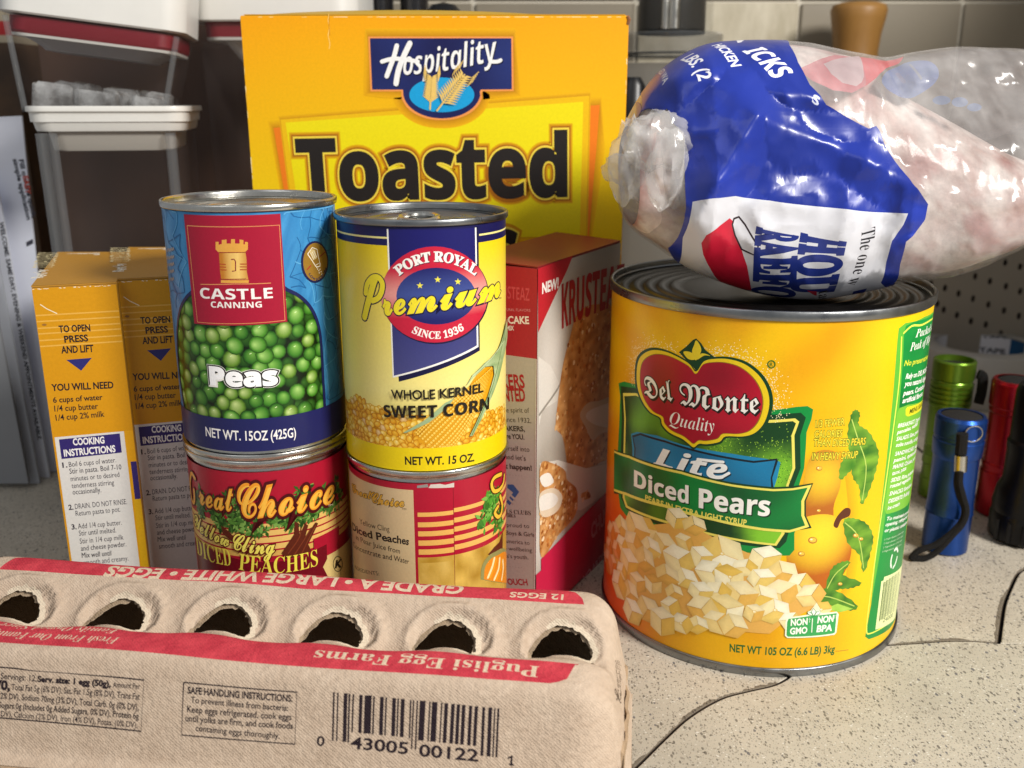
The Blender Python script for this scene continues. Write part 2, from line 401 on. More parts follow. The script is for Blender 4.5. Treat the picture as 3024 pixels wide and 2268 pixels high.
    def facet(s, uv, off):                 # same facets for every layer, so layers stay parallel
        S = lambda q: s.s.map(q) + s.s.normal(q) * off
        if not s.cuts: return S(uv)
        su = s.cuts[0][2]
        if len(s.cuts) < 3:
            i = np.floor(uv[:, 0] / su + 1e-7) * su; f = ((uv[:, 0] - i) / su)[:, None]
            return S(np.stack([i, uv[:, 1]], 1)) * (1 - f) + S(np.stack([i + su, uv[:, 1]], 1)) * f
        sv = s.cuts[1][2]; i = np.floor(uv[:, 0] / su + 1e-7) * su; j = np.floor(uv[:, 1] / sv + 1e-7) * sv
        f = ((uv[:, 0] - i) / su)[:, None]; g = ((uv[:, 1] - j) / sv)[:, None]
        P10 = S(np.stack([i + su, j], 1)); P01 = S(np.stack([i, j + sv], 1))
        lo = f + g <= 1; C = np.where(lo, S(np.stack([i, j], 1)), S(np.stack([i + su, j + sv], 1)))
        ff = np.where(lo, f, 1 - g); gg = np.where(lo, g, 1 - f)
        return C + ff * (P10 - C) + gg * (P01 - C)
    def build(s, name, m, parent=None, origin=(0, 0, 0), rz=0.0, extra=0.0, rough_lv=1.0):
        T = np.concatenate(s.T); C = np.concatenate(s.C); A = np.concatenate(s.A).astype(float)
        for (nx, ny, st) in s.cuts:
            done = []; t, c_, a = T, C, A
            while len(t):
                d = (t[:, :, 0] * nx + t[:, :, 1] * ny) / st; lo = np.floor(d.min(1) + 1e-6); hi = np.ceil(d.max(1) - 1e-6); sp = hi - lo > 1
                done.append((t[~sp], c_[~sp], a[~sp]))
                if not sp.any(): break
                t, c_, a = cut(t[sp], c_[sp], a[sp], nx, ny, (np.floor((lo[sp] + hi[sp]) / 2) * st)[:, None])
            T, C, A = (np.concatenate([q[i] for q in done]) for i in range(3))
        ar = abs(np.cross(T[:, 1] - T[:, 0], T[:, 2] - T[:, 0])); ok = ar > 1e-8; T, C, A = T[ok], C[ok], A[ok]
        for g, fn in enumerate(s.fns):
            q = A[:, 1] == g
            if q.any(): C[q] = np.clip(fn(T[q].reshape(-1, 2), C[q].reshape(-1, 3)), 0, 1).reshape(-1, 3, 3)
        if s.s.flip < 0: T, C = T[:, ::-1], C[:, ::-1]
        uv = T.reshape(-1, 2); N = s.s.normal(uv); off = (s.base + extra + np.repeat(A[:, 0], 3) * s.step)[:, None]
        P = s.facet(uv, off)
        P = P - np.array(origin)
        if rz:
            c, q = math.cos(-rz), math.sin(-rz); R = np.array([[c, -q, 0], [q, c, 0], [0, 0, 1]]); P = P @ R.T; N = N @ R.T
        n = len(P); me = bpy.data.meshes.new(name); me.vertices.add(n); me.vertices.foreach_set('co', (P / 1000).astype('f').ravel())
        me.loops.add(n); me.loops.foreach_set('vertex_index', np.arange(n, dtype='i'))
        me.polygons.add(n // 3); me.polygons.foreach_set('loop_start', np.arange(0, n, 3, dtype='i'))
        me.update(calc_edges=True); me.validate()
        at = me.color_attributes.new('Col', 'FLOAT_COLOR', 'POINT')
        at.data.foreach_set('color', np.concatenate([C.reshape(-1, 3), np.ones((n, 1))], 1).astype('f').ravel())
        me.polygons.foreach_set('use_smooth', [True] * len(me.polygons))
        if len(me.vertices) == n: me.normals_split_custom_set_from_vertices([tuple(x) for x in N])
        me.materials.append(m); o = bpy.data.objects.new(name, me); COL.objects.link(o)
        if parent: o.parent = parent
        return o
def mixc(a, b, t): t = np.clip(t, 0, 1)[:, None]; return np.array(lin(a)) * (1 - t) + np.array(lin(b)) * t
def nz(x, y, s, seed=0.0): return np.array([mnoise.noise(Vector((a * s + seed, b * s, seed))) for a, b in zip(x, y)])

def grid_cuts(su, sv):
    n = math.hypot(1 / su, 1 / sv); return ((1, 0, su), (0, 1, sv), (1 / su / n, 1 / sv / n, 1 / n))

# ------------------------------------------------------------------ materials
M = {}
M['steel'] = mat('can steel', '#c9c7c0', 0.24, 1.0, vary=.08, vscale=120, bump=(600, .05), rvary=.08)
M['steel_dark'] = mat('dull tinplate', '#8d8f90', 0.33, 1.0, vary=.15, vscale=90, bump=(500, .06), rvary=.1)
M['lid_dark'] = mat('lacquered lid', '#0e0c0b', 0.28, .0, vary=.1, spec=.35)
M['paperlabel'] = mat('glossy printed paper label', attr=True, rough=.32, vary=.05, vscale=900, bump=(900, .04), spec=.45)
M['carton'] = mat('printed board', attr=True, rough=.42, vary=.06, vscale=700, bump=(700, .06), spec=.4)
M['pulp'] = mat('printed paper pulp', attr=True, rough=.9, vary=.09, vscale=520, bump=(420, .55), bump2=(410, .3, 'wave'), spec=.15)
M['pulp_in'] = mat('paper pulp', '#a38b70', rough=.95, vary=.2, vscale=300, bump=(350, .8), spec=.1)
M['film_print'] = mat('printed plastic film', attr=True, rough=.32, vary=.04, vscale=60, bump=(30, .05), coat=.15)
M['white_plastic'] = mat('white plastic', '#dcdad4', .38, vary=.04, vscale=30)
M['red_gasket'] = mat('dark red silicone', '#7d1626', .45)
M['black_plastic'] = mat('black plastic', '#0c0c0e', .35)
M['envelope'] = mat('white envelope paper', attr=True, rough=.8, vary=.03, vscale=40)
M['clear'] = mat('scuffed clear plastic', '#6b5f5a', .12, alpha=.12, vary=.1)
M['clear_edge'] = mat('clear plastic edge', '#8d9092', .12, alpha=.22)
M['wood_dark'] = mat('dark brown wood', '#4a3222', .55, col2='#33211a', vscale=9, stretch=(1, 1, .12), bump=(60, .2))
M['wood_light'] = mat('turned pale wood', '#9a7038', .45, col2='#7a5426', vscale=14, stretch=(1, 1, .25), vary=.1)

# ------------------------------------------------------------------ setting: counter, wall
def speckle():
    m = mat('speckled laminate', '#b9b0a0', .45, vary=.13, vscale=22, bump=(220, .08))
    nt = m.node_tree; N = nt.nodes; L = nt.links; b = N["Principled BSDF"]; src = b.inputs['Base Color'].links[0].from_socket
    tc = N.new('ShaderNodeTexCoord')
    for sc, th, col, st in ((430, .20, '#4c4741', (1, .5, 1)), (760, .27, '#857d71', (1, .6, 1)), (1100, .25, '#8f887c', (1, .8, 1)), (560, .15, '#dedad0', (.7, 1, 1)), (250, .13, '#4a4b55', (1, .6, 1)), (340, .12, '#3a342e', (.6, 1, 1))):
        mp = N.new('ShaderNodeMapping'); mp.inputs['Scale'].default_value = st; mp.inputs['Rotation'].default_value = (0, 0, .7 + sc * .01)
        L.new(tc.outputs['Object'], mp.inputs[0])
        v = N.new('ShaderNodeTexVoronoi'); v.inputs['Scale'].default_value = sc; L.new(mp.outputs[0], v.inputs[0])
        n = N.new('ShaderNodeTexNoise'); n.inputs['Scale'].default_value = sc * .35; L.new(mp.outputs[0], n.inputs[0])
        mu = N.new('ShaderNodeMath'); mu.operation = 'MULTIPLY_ADD'; L.new(n.outputs[0], mu.inputs[0]); mu.inputs[1].default_value = .45; mu.inputs[2].default_value = th - .23
        lt = N.new('ShaderNodeMath'); lt.operation = 'LESS_THAN'; L.new(v.outputs['Distance'], lt.inputs[0]); L.new(mu.outputs[0], lt.inputs[1])
        f = N.new('ShaderNodeMath'); f.operation = 'MULTIPLY'; L.new(lt.outputs[0], f.inputs[0]); f.inputs[1].default_value = .75
        mx = N.new('ShaderNodeMix'); mx.data_type = 'RGBA'; L.new(f.outputs[0], mx.inputs[0]); L.new(src, mx.inputs[6]); mx.inputs[7].default_value = (*lin(col), 1); src = mx.outputs[2]
    L.new(src, b.inputs['Base Color'])
    return m
M['laminate'] = speckle()
M['gap'] = mat('dark joint', '#17130f', .9); M['edge'] = mat('dark laminate edge', '#2b211a', .9)  # slab sides are one dark brown, keeping the joints dark
o = MB().box(-700, 1100, 60, 1000, -30, -3.2).build('counter_base', M['gap'], smooth=False, kind='structure')
# counter surface is broken along curved lines: three slabs with dark gaps between
def pz(l, vw): return [unZ(x / vw[2] + vw[0], y / vw[2] + vw[1], 0)[:2] for x, y in l]
V5 = (1780, 1600, 1.7782)
seam = spline(pz([(-60, 1420), (60, 1290), (180, 1188), (330, 1040), (460, 925), (620, 832), (760, 792), (890, 762), (960, 730), (1010, 690), (1120, 600), (1300, 562), (1500, 548), (1650, 538), (1800, 527), (1950, 528), (2080, 538)], V5), 5)
up = spline(pz([(2080, 538), (2092, 440), (2110, 330), (2140, 250), (2180, 170), (2225, 140), (2300, 60)], V5), 5)
def slab(name, poly, zt=0.0):
    n = len(poly); from mathutils.geometry import tessellate_polygon as tp
    tr = tp([[Vector((x, y, 0)) for x, y in poly]])
    ar = sum(poly[i][0] * poly[(i + 1) % n][1] - poly[(i + 1) % n][0] * poly[i][1] for i in range(n))
    if ar < 0: poly = poly[::-1]; tr = tp([[Vector((x, y, 0)) for x, y in poly]])
    c = np.mean(poly, 0); V = []
    P = np.array(poly); d = np.roll(P, -1, 0) - np.roll(P, 1, 0); d /= np.linalg.norm(d, axis=1, keepdims=True); nn = np.stack([d[:, 1], -d[:, 0]], 1)
    for (off, z) in ((-.55, zt), (-.12, zt - .25), (0, zt - .7), (0, zt - 3)):
        V += [(x, y, z) for x, y in P + nn * off]
    F = []
    for a, b, cc in tr:
        p, q, r = (P[i] for i in (a, b, cc)); cr = (q[0] - p[0]) * (r[1] - p[1]) - (q[1] - p[1]) * (r[0] - p[0])
        F.append((a, b, cc) if cr > 0 else (a, cc, b))
    for j in range(3):
        for i in range(n): k = (i + 1) % n; F.append((j * n + k, j * n + i, (j + 1) * n + i, (j + 1) * n + k))
    o = raw(name, V, F, M['laminate'], smooth=False, kind='structure'); o.data.materials.append(M['edge']); nt_ = len(tr)
    for i, p in enumerate(o.data.polygons):
        if i >= nt_ + n: p.material_index = 1
    return o
def shift(l, dx, dy): return [(x + dx, y + dy) for x, y in l]
slab('countertop', shift(seam, -.4, 1.1) + [(x - .9, y) for x, y in up[1:]] + [(up[-1][0], 960), (-690, 960), (-690, 70), (seam[0][0] - 60, 70)])
slab('countertop', shift(seam, .2, -.1) + [(1090, seam[-1][1] + 8), (1090, 70), (seam[0][0] - 50, 70)], .5)
slab('countertop', [(x + 1.2, y + .3) for x, y in up] + [(up[-1][0] + 2, 960), (1090, 960), (1090, seam[-1][1] + 9)], .2)

# grime worked into the joints
gr = random.Random(5); M['grime'] = mat('brown grime', '#5b4d3c', .9, alpha=.5, vary=.4, vscale=350)
def grime(l, dx, dy, w0, w1, z):
    V, F = [], []; n = len(l); w = w0
    for i, (x, y) in enumerate(l):
        w = min(w1, max(w0, w + gr.uniform(-.5, .5))); e = min(1, i / 3, (n - 1 - i) / 3); V += [(x + dx * .5, y + dy * .5, z), (x + dx * (1 + w * e), y + dy * (1 + w * e), z)]
    for i in range(n - 1): F.append((i * 2, i * 2 + 2, i * 2 + 3, i * 2 + 1))
    raw('joint_grime', V, F, M['grime'], kind='stuff')
dn = spline(seam, 4)
grime(dn[4:150], -.45, 1.25, .25, 1.5, .05); grime(spline(up, 4), -1.1, 0, .3, 2.0, .05); grime(dn[-120:], 0, 1.0, .2, 3.0, .05)

# tiled back wall: every tile its own piece, grout recessed
WY = 960
M['grout'] = mat('grout', '#cfc8b8', .9)
M['tile'] = mat('taupe wall tile', '#8a8171', .28, vary=.05, vscale=20, bump=(12, .12))
M['tile_marble'] = mat('cream marbled tile', '#cdc4ae', .3, col2='#a99f88', vscale=10, stretch=(3, 1, 1), vary=.1, bump=(14, .15))
wall = MB().box(-700, 1000, WY + 4, WY + 30, -5, 700).build('wall', M['grout'], smooth=False, kind='structure')
tm = {}
gx0 = unY(2848, 0, WY)[0]; TW = gx0 - unY(2365, 0, WY)[0]; gz = unY(2400, 4, WY)[2]
for i in range(-6, 2):
    for j in range(-3, 2):
        mt = M['tile_marble'] if i == -2 and j <= -1 else M['tile']
        if mt.name not in tm:
            b = MB(); b.loft([(0, TW - 3.4, TW - 3.4, 1.2), (-3.2, TW - 3.4, TW - 3.4, 1.2), (-4.4, TW - 5.4, TW - 5.4, .8)][::-1], seg=2)
            b.v = [(x, z, y) for x, y, z in b.v]; b.f = [q[::-1] for q in b.f]
            t = b.build('tile', mt, wall); tm[mt.name] = t
        else:
            t = tm[mt.name].copy(); COL.objects.link(t); t.parent = wall
        t.location = ((gx0 + (i + .5) * TW) / 1000, (WY + 4) / 1000, (gz + (j + .5) * TW) / 1000)

o = MB().box(520, 760, 300, 1000, 0, 500).build('shade_panel', mat('shade panel paint', '#b9b2a4', .6), smooth=False, kind='structure')  # unseen panel, added to shade the back right corner
# ------------------------------------------------------------------ cans
def can(name, label, cat, c, R, z0, H, rim_h=3.0, lid='steel', beads=3, tab=False, group=None, rim='steel', dark=False, foot=True):
    t = thing(name, label, cat, (c[0], c[1], z0), group=group)
    b = R - .9; r1 = R + 1.2
    MB().lathe([(b - 1.5, 2.2), (b - .6, 3.2), (b, 4.5), (b, H - 4.5), (b - .3, H - 3.6), (b + .2, H - 3.1)], 96).build('body', M[rim], t)
    def seam(zb, zt, up):
        s = 1 if up else -1; h = rim_h
        pr = [(b - .2, 0), (r1 - .25, .15), (r1, .5), (r1, h - .5), (r1 - .3, h - .1), (r1 - .9, h), (r1 - 1.5, h - .3), (r1 - 1.7, h - 1), (r1 - 1.9, h - 4.2)]
        return [(r, zb + z if up else zb - z) for r, z in pr]
    MB().lathe(seam(H - rim_h, H, True), 96).build('top_rim', M[rim], t, ang=60)
    MB().lathe(seam(rim_h, 0, False) if foot else [(b, 4), (b, 2.6), (b - 1, 1.2), (b - 3.2, .3), (b - 4.5, 0), (b - 6, 1), (b - 6.5, 3)], 96).build('bottom_rim', M[rim], t, ang=60)
    zi = H - 4.4; rr = r1 - 1.9; pr = [(rr, H - 4.2), (rr - .6, H - 4.6), (rr - 1.6, H - 4.4)]
    step = (rr * .42) / max(beads, 1); x = rr - 2.6
    for k in range(beads):
        pr += [(x, zi + .1), (x - step * .25, zi + .9), (x - step * .5, zi + .1), (x - step * .8, zi - .5)]; x -= step
    pr += [(x - 1, zi - .2), (x - 2, zi), (.01, zi)]
    lid_o = MB().lathe(pr, 96).build('lid', M[lid], t, ang=70)
    MB().lathe([(.01, 3.2), (rr, 3.2)], 48).build('base', M[rim], t)
    if tab:
        zt = zi + .9; b_ = MB(); ring = [(math.cos(a) * 8, math.sin(a) * 10.5 - rr * .30, zt + 1.0 + .5 * math.sin(a)) for a in np.linspace(0, 2 * math.pi, 24, endpoint=False)]
        b_.tube(ring, 1.5, 8, closed=True); b_.loft([(zt - .4, 12, 14, 4), (zt + .6, 12, 14, 4), (zt + .9, 10.5, 12.5, 4)], c=(0, rr * .02 + 6))
        b_.build('pull_tab', M['steel'], lid_o); MB().lathe([(.01, zt + 1.8), (2, zt + 1.7), (2.8, zt + .9)], 20, (0, 6, 0)).build('rivet', M['steel'], lid_o)
    return t
PEA = (-116.6, 435.1); CORN = (-39.9, 429.4); PEAR = (128.5, 480.2)
HP, HC, HR = 222.1, 216.9, 177.0
peas_can = can('food_can', 'blue can of peas with a red castle panel, upper left can of the two stacks', 'can', PEA, 37.0, 111.05, 111.05, tab=False, beads=3)
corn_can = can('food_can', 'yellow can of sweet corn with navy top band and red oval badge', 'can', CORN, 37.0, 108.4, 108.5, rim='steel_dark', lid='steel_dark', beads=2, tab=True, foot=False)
peach_a = can('food_can', 'red can of diced peaches under the blue peas can, large orange script across it', 'can', PEA, 37.0, 0, 111.0)
peach_b = can('food_can', 'red and cream can of diced peaches under the yellow corn can, ingredients side facing out', 'can', CORN, 37.0, 0, 108.3)
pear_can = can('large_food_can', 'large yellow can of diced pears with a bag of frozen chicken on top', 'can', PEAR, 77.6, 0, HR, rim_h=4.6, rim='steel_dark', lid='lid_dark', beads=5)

# ------------------------------------------------------------------ boxes
def carton_box(name, label, cat, O, rz, w, d, h, mats, group=None):
    t = thing(name, label, cat, (*O, 0), rz=rz, group=group)
    b = MB(); b.loft([(0, w - .4, d - .4, .6), (.4, w, d, .7), (h - .5, w, d, .7), (h, w - .8, d - .8, .5)], c=(w / 2, d / 2), seg=2)
    b.build('box_body', mats, t, ang=30); return t
CY = 570.0
cx0 = unY(708, 45, CY)[0]; cx1 = unY(1858, 47, CY)[0]; CH = unY(1280, 46, CY)[2]; CWD = cx1 - cx0
M['board_orange'] = mat('orange board', '#f0a408', .42, vary=.05, vscale=500)
M['board_red'] = mat('red board', '#842426', .4, vary=.06, vscale=200)
M['board_brown'] = mat('ochre board', '#b5812a', .45, vary=.06, vscale=200)
cereal = carton_box('cereal_box', 'tall yellow cereal box with navy logo, standing behind the cans', 'cereal box', (cx0, CY), 0, CWD, 68, CH, M['board_orange'])
fl = MB(); n = 24
fv = []; ff = []
for i in range(n + 1):
    x = 2 + (CWD - 4) * i / n; bow = 2.6 * math.sin(math.pi * min(1, max(0, (i / n - .05) / .72))) ** .6 if i / n < .77 else 0
    fv += [(x, 1.2, CH + .25), (x, 10, CH + .5 + bow), (x, 40, CH + .5 + bow), (x, 40, CH + 1.1 + bow), (x, 10, CH + 1.1 + bow), (x, 1.0, CH + .75)]
for i in range(n):
    for k in range(6): a = i * 6 + k; b = i * 6 + (k + 1) % 6; ff.append((a, b, b + 6, a + 6))
fl.add(fv, ff).build('top_flap', mat('top flap board', '#c9a02c', .5), cereal)
MB().tube([(CWD - .6, .2, CH - 4.5), (CWD + .1, -.2, CH - 2), (CWD - .9, .1, CH - .2)], .9, 6).build('dented_corner', mat('bared board', '#8a5a3a', .8), cereal)

# baking mix box
KZ = 188.0
kc = unZ(1588, 792, KZ)[:2]; kdir = np.array([.475, .88]); kdir /= np.linalg.norm(kdir); kn = np.array([-kdir[1], kdir[0]])
KL, KD = 102.0, 44.0
krz = math.atan2(kdir[1], kdir[0])
krust = carton_box('baking_mix_box', 'red and grey cake mix box wedged between the corn can and the large pear can', 'box', kc, krz, KL, KD, KZ, M['board_red'])
MB().add([(0, 0, KZ + .1), (KL, 0, KZ + .1), (KL, KD * .9, KZ + 2.4), (0, KD * .9, KZ + 1.6), (0, 0, KZ + .7), (KL, 0, KZ + .7), (KL, KD * .9, KZ + 3), (0, KD * .9, KZ + 2.2)],
         [(0, 3, 2, 1), (4, 5, 6, 7), (0, 1, 5, 4), (1, 2, 6, 5), (2, 3, 7, 6), (3, 0, 4, 7)]).build('top_flap', M['board_red'], krust, smooth=False)

# pasta boxes
PZ = 183.0
pa = unZ(92, 850, PZ)[:2]; pb = unZ(334, 829, PZ)[:2]; PWD = 35.4; prz = math.radians(17)
pasta1 = carton_box('pasta_box', 'ochre macaroni box at far left, its whole front panel showing', 'box', pa, prz, PWD, 92, PZ, M['board_brown'], group='ochre macaroni boxes')
pa2 = unZ(341, 829, PZ)[:2]
def lidflap(t):
    MB().add([(0, 0, PZ + .15), (PWD, 0, PZ + .15), (PWD, 88, PZ + 1.5), (0, 88, PZ + 3.0), (0, 0, PZ + .75), (PWD, 0, PZ + .75), (PWD, 88, PZ + 2.1), (0, 88, PZ + 3.6)],
             [(0, 3, 2, 1), (4, 5, 6, 7), (0, 1, 5, 4), (1, 2, 6, 5), (2, 3, 7, 6), (3, 0, 4, 7)]).build('top_flap', M['board_brown'], t, smooth=False)
lidflap(pasta1)

# ------------------------------------------------------------------ mail leaning at the left
def sheet(name, label, cat, px4, Y, thick, col, group=None, skew=0.0):
    P = [unY(x, y, Y + (skew if i in (0, 3) else 0)) for i, (x, y) in enumerate(px4)]          # tl, tr, br, bl
    P = [list(p) for p in P]; zb = min(P[2][2], P[3][2]);
    o = P[3]; t = thing(name, label, cat, (o[0], o[1], 0), group=group)
    L = [(p[0] - o[0], p[1] - o[1], max(p[2], 0.3)) for p in P]
    v = L + [(x, y + thick, z) for x, y, z in L]
    e = MB().add(v, [(0, 3, 2, 1), (4, 5, 6, 7), (0, 1, 5, 4), (1, 2, 6, 5), (2, 3, 7, 6), (3, 0, 4, 7)])
    raw('sheet', e.v, e.f, M['envelope'], t, col=[lin(col)] * 8)
    U = np.array(P[1]) - P[0]; D = np.array(P[3]) - P[0]
    s = Surf(lambda u, v: np.array(P[0]) + np.outer(u, U) + np.outer(v, D), (-.1, 1.1, -.1, 1.1), eps=1e-3, flip=-1)
    return t, s, (o[0], o[1], 0)
mails = []
for a in [('envelope', 'large white envelope with red EASY print, rearmost of the mail', 'envelope', [(-160, 352), (64, 342), (172, 1424), (-20, 1424)], 668, 1.5, '#e4e7f3'),
          ('envelope', 'white envelope with small capitals running down its edge, in the mail stack', 'envelope', [(-160, 548), (-8, 548), (150, 1430), (-20, 1430)], 656, 1.6, '#dfe2ec'),
          ('envelope', 'pale grey envelope in front of the lettered one in the mail stack', 'envelope', [(-160, 610), (-36, 610), (118, 1436), (-40, 1436)], 645, 2.0, '#bfc3cc'),
          ('envelope', 'grey window envelope nearest the front of the mail stack', 'envelope', [(-160, 820), (-30, 820), (84, 1428), (-60, 1428)], 634, 2.4, '#8a8c90')]:
    mails.append(sheet(*a))

# ------------------------------------------------------------------ storage containers
def box_walls(t, w, d, r, z0, z1, taper, name='body', m='clear'):
    MB().loft([(z0, w - taper, d - taper, r), (z0 + 1, w - taper + 1, d - taper + 1, r), (z1, w, d, r)], seg=6, cap=False).build(name, M[m], t)
# lower one
LY = 590.0; lw = 94.0; CR = math.radians(12); lzt = unY(300, 313, LY)[2]
def zY(y, Y): return unY(300, y, Y)[2]
low = thing('storage_container', 'clear plastic canister with a plain white lid behind the macaroni boxes', 'container', (-248.4, 635.7, 0), CR)
z1_ = zY(332, LY); z2_ = zY(388, LY); z3_ = zY(447, LY)
MB().loft([(z2_, lw - 9, 90 - 5, 12), (z2_ + 1, lw - 8, 90 - 4, 12), (z1_, lw - 4, 91, 13), (z1_ + .6, lw, 94, 14), (lzt - 1, lw, 94, 14), (lzt, lw - 1, 93, 13), (lzt, lw - 3, 91, 12), (lzt - 9, lw - 4, 90, 12)]).build('lid', M['white_plastic'], low)
MB().loft([(z3_, lw - 26, 74, 10), (z3_ + .8, lw - 24, 75, 10), (z2_ + .5, lw - 20, 78, 10)]).build('lid_plug', mat('white plastic seen through plastic', '#b0aba2', .5), low)
box_walls(low, lw - 9, 84, 12, 1, z2_, 8)
MB().loft([(1, lw - 16, 76, 10), (3, lw - 15, 76, 10)]).build('base', M['clear_edge'], low)
MB().loft([(3, lw - 20, 70, 8), (z3_ - 75, lw - 16, 72, 8), (z3_ - 72, lw - 20, 66, 8)]).build('dry_contents', mat('brown dry contents', '#2b1c15', .8, vary=.3, vscale=120, bump=(200, .6)), low)
for sx, w_ in ((-1, 3.4), (-.84, 2.6), (.9, 3.2)):  # pale ribs also stand in for upright reflection bands on the walls
    x = sx * (lw / 2 - 9); MB().tube([(x, -42.5, z2_ - 1), (x * .965, -38.5, 20)], w_, 8).build('rib_reflection', M['clear_edge'], low)
# upper tilted one, dark red gasket
uz = lzt - 10.5
ucx, ucy = -258.0, 636.0
uppr = thing('storage_container', 'tilted clear canister with red gasket, holding clear cubes, on the white lid', 'container', (ucx, ucy, uz + 4), rot=(0, math.radians(6.6), CR))
UWd = 101.0
def uzz(y): return unY(285, y, 590)[2] - uz - 4
zc = uzz(62); zg1 = uzz(78); zg0 = uzz(118); zt0 = uzz(160)
MB().loft([(zc, UWd - 1, 92, 14), (zc + 1, UWd + 2, 94, 14), (zc + 44, UWd + 2, 94, 14), (zc + 46, UWd - 4, 90, 12)]).build('cap', M['white_plastic'], uppr)
MB().loft([(zg0, UWd - 10, 84, 12), (zg0 + 1.5, UWd - 8, 86, 12), (zc - 1, UWd - 8, 86, 12)]).build('gasket', M['red_gasket'], uppr)
MB().loft([(zg0 - 1.6, UWd - 10, 84, 12), (zg0 - .1, UWd - 9, 85, 12)]).build('gasket_edge', M['white_plastic'], uppr)
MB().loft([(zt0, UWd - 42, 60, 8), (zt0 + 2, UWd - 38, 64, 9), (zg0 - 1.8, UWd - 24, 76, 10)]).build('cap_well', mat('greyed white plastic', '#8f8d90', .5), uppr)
box_walls(uppr, UWd - 3, 90, 13, -1, zc - .5, 18)
MB().loft([(-2.5, UWd - 26, 68, 12), (0, UWd - 23, 70, 12)]).build('base', M['clear_edge'], uppr)
for sx in (-1, 1): MB().tube([(sx * (UWd / 2 - 12), -34, -1), (sx * (UWd / 2 - 4), -42, zc - 2)], 1.8, 8).build('rib_reflection', M['clear_edge'], uppr)
M['crystal'] = mat('clear acrylic', '#f0f2f2', .05, alpha=.5, bump=(28, 1.0), col2='#55524f', vscale=34, spec=1.0, coat=.8)
cb = None
for i, (x, w, h, rr, yy) in enumerate(((-25, 23, 15.5, .1, 0), (2, 26, 15, -.12, 1), (28, 20, 14, .2, 0), (10, 22, 17, .05, 25), (-16, 22, 17.5, -.3, 26), (30, 18, 17, .4, 24))):
    lab = ['clear ice-like cube at the left end of the row on the white lid', 'clear ice-like cube in the middle of the front row on the white lid', 'low clear cube at the right end of the front row in the canister',
           'clear cube behind the front row, right of centre, in the canister', 'clear cube behind the front row, left of centre, in the canister', 'clear cube at the back right of the canister'][i]
    c = thing('clear_cube', lab, 'cube', (ucx + x * math.cos(CR) - (yy - 21) * math.sin(CR), ucy + x * math.sin(CR) + (yy - 21) * math.cos(CR), uz + 5 - x * .115), group='clear cubes in the canister'); c.rotation_euler = (0, math.radians(6.6), rr + CR)
    random.seed(i); q = MB().loft([(0, w - 2, w - 2, 2), (1.2, w, w, 3), (h - 1.6, w - .5, w - .5, 3), (h, w - 4, w - 4, 2)], seg=3)
    q.v = [(x_ + random.uniform(-.5, .5), y_ + random.uniform(-.5, .5), z_ + (random.uniform(-.8, .8) if z_ > 3 else 0)) for x_, y_, z_ in q.v]
    q.build('crystal', M['crystal'], c, ang=20)
# second one behind the cereal box
RY = 690.0
rx0 = unY(556, 60, RY)[0]; rx1 = unY(1052, 30, RY)[0]; rw = rx1 - rx0
c2 = thing('storage_container', 'tall dark filled canister with white cap, half hidden behind the cereal box', 'container', ((rx0 + rx1) / 2, RY + 50, 0))
a_, b_, c_ = unY(600, 63, RY)[2], unY(600, 76, RY)[2], unY(600, 108, RY)[2]
MB().loft([(a_, rw - 2, 104, 16), (a_ + 1, rw, 106, 16), (a_ + 50, rw, 106, 18), (a_ + 56, rw - 10, 96, 18)]).build('cap', M['white_plastic'], c2)
MB().loft([(c_, rw - 16, 94, 12), (b_ + 3, rw - 14, 95, 12)]).build('gasket', M['red_gasket'], c2)
MB().loft([(c_ - 2, rw - 17, 93, 12), (c_ - .1, rw - 15, 94, 12)]).build('gasket_edge', M['white_plastic'], c2)
MB().loft([(c_ - 18, rw - 60, 60, 8), (c_ - 2.1, rw - 36, 76, 10)]).build('cap_well', M['white_plastic'], c2)
box_walls(c2, rw - 6, 100, 14, 1, a_ - .5, 10)
MB().loft([(1, rw - 16, 90, 12), (3, rw - 15, 90, 12)]).build('base', M['clear_edge'], c2)
# wooden board behind them
MB_ = MB().box(-640, -150, 884, 900, 0, 360)
wb_ = MB_.build('wooden_cabinet', M['wood_dark'], smooth=False); wb_['label'] = 'dark brown wooden panel standing behind the clear canisters'; wb_['category'] = 'wood panel'
t = thing('small_box', 'cream and red striped packet at the left edge behind the tilted canister', 'packet', (unY(-60, 100, 760)[0], 760, 0))
bx = unY(34, 100, 760)[0] - unY(-60, 100, 760)[0]
zz = [unY(0, y, 760)[2] for y in (170, 132, 126, 104, 62, 40)]
M['cream'] = mat('cream card', '#8f8470', .6)
MB().box(0, bx, 0, 40, 0, zz[2]).build('packet_body', mat('tan card', '#4d3620', .6, col2='#3a2817', vscale=30), t, smooth=False)
MB().box(0, bx, 0, 40, zz[2] + .1, zz[3]).build('cream_band', M['cream'], t, smooth=False)
MB().box(0, bx, 0, 40, zz[3] + .1, zz[4]).build('red_band', mat('red card', '#8c1414', .5), t, smooth=False)
MB().box(0, bx, 0, 40, zz[4] + .1, zz[5] + 20).build('cream_top', M['cream'], t, smooth=False)

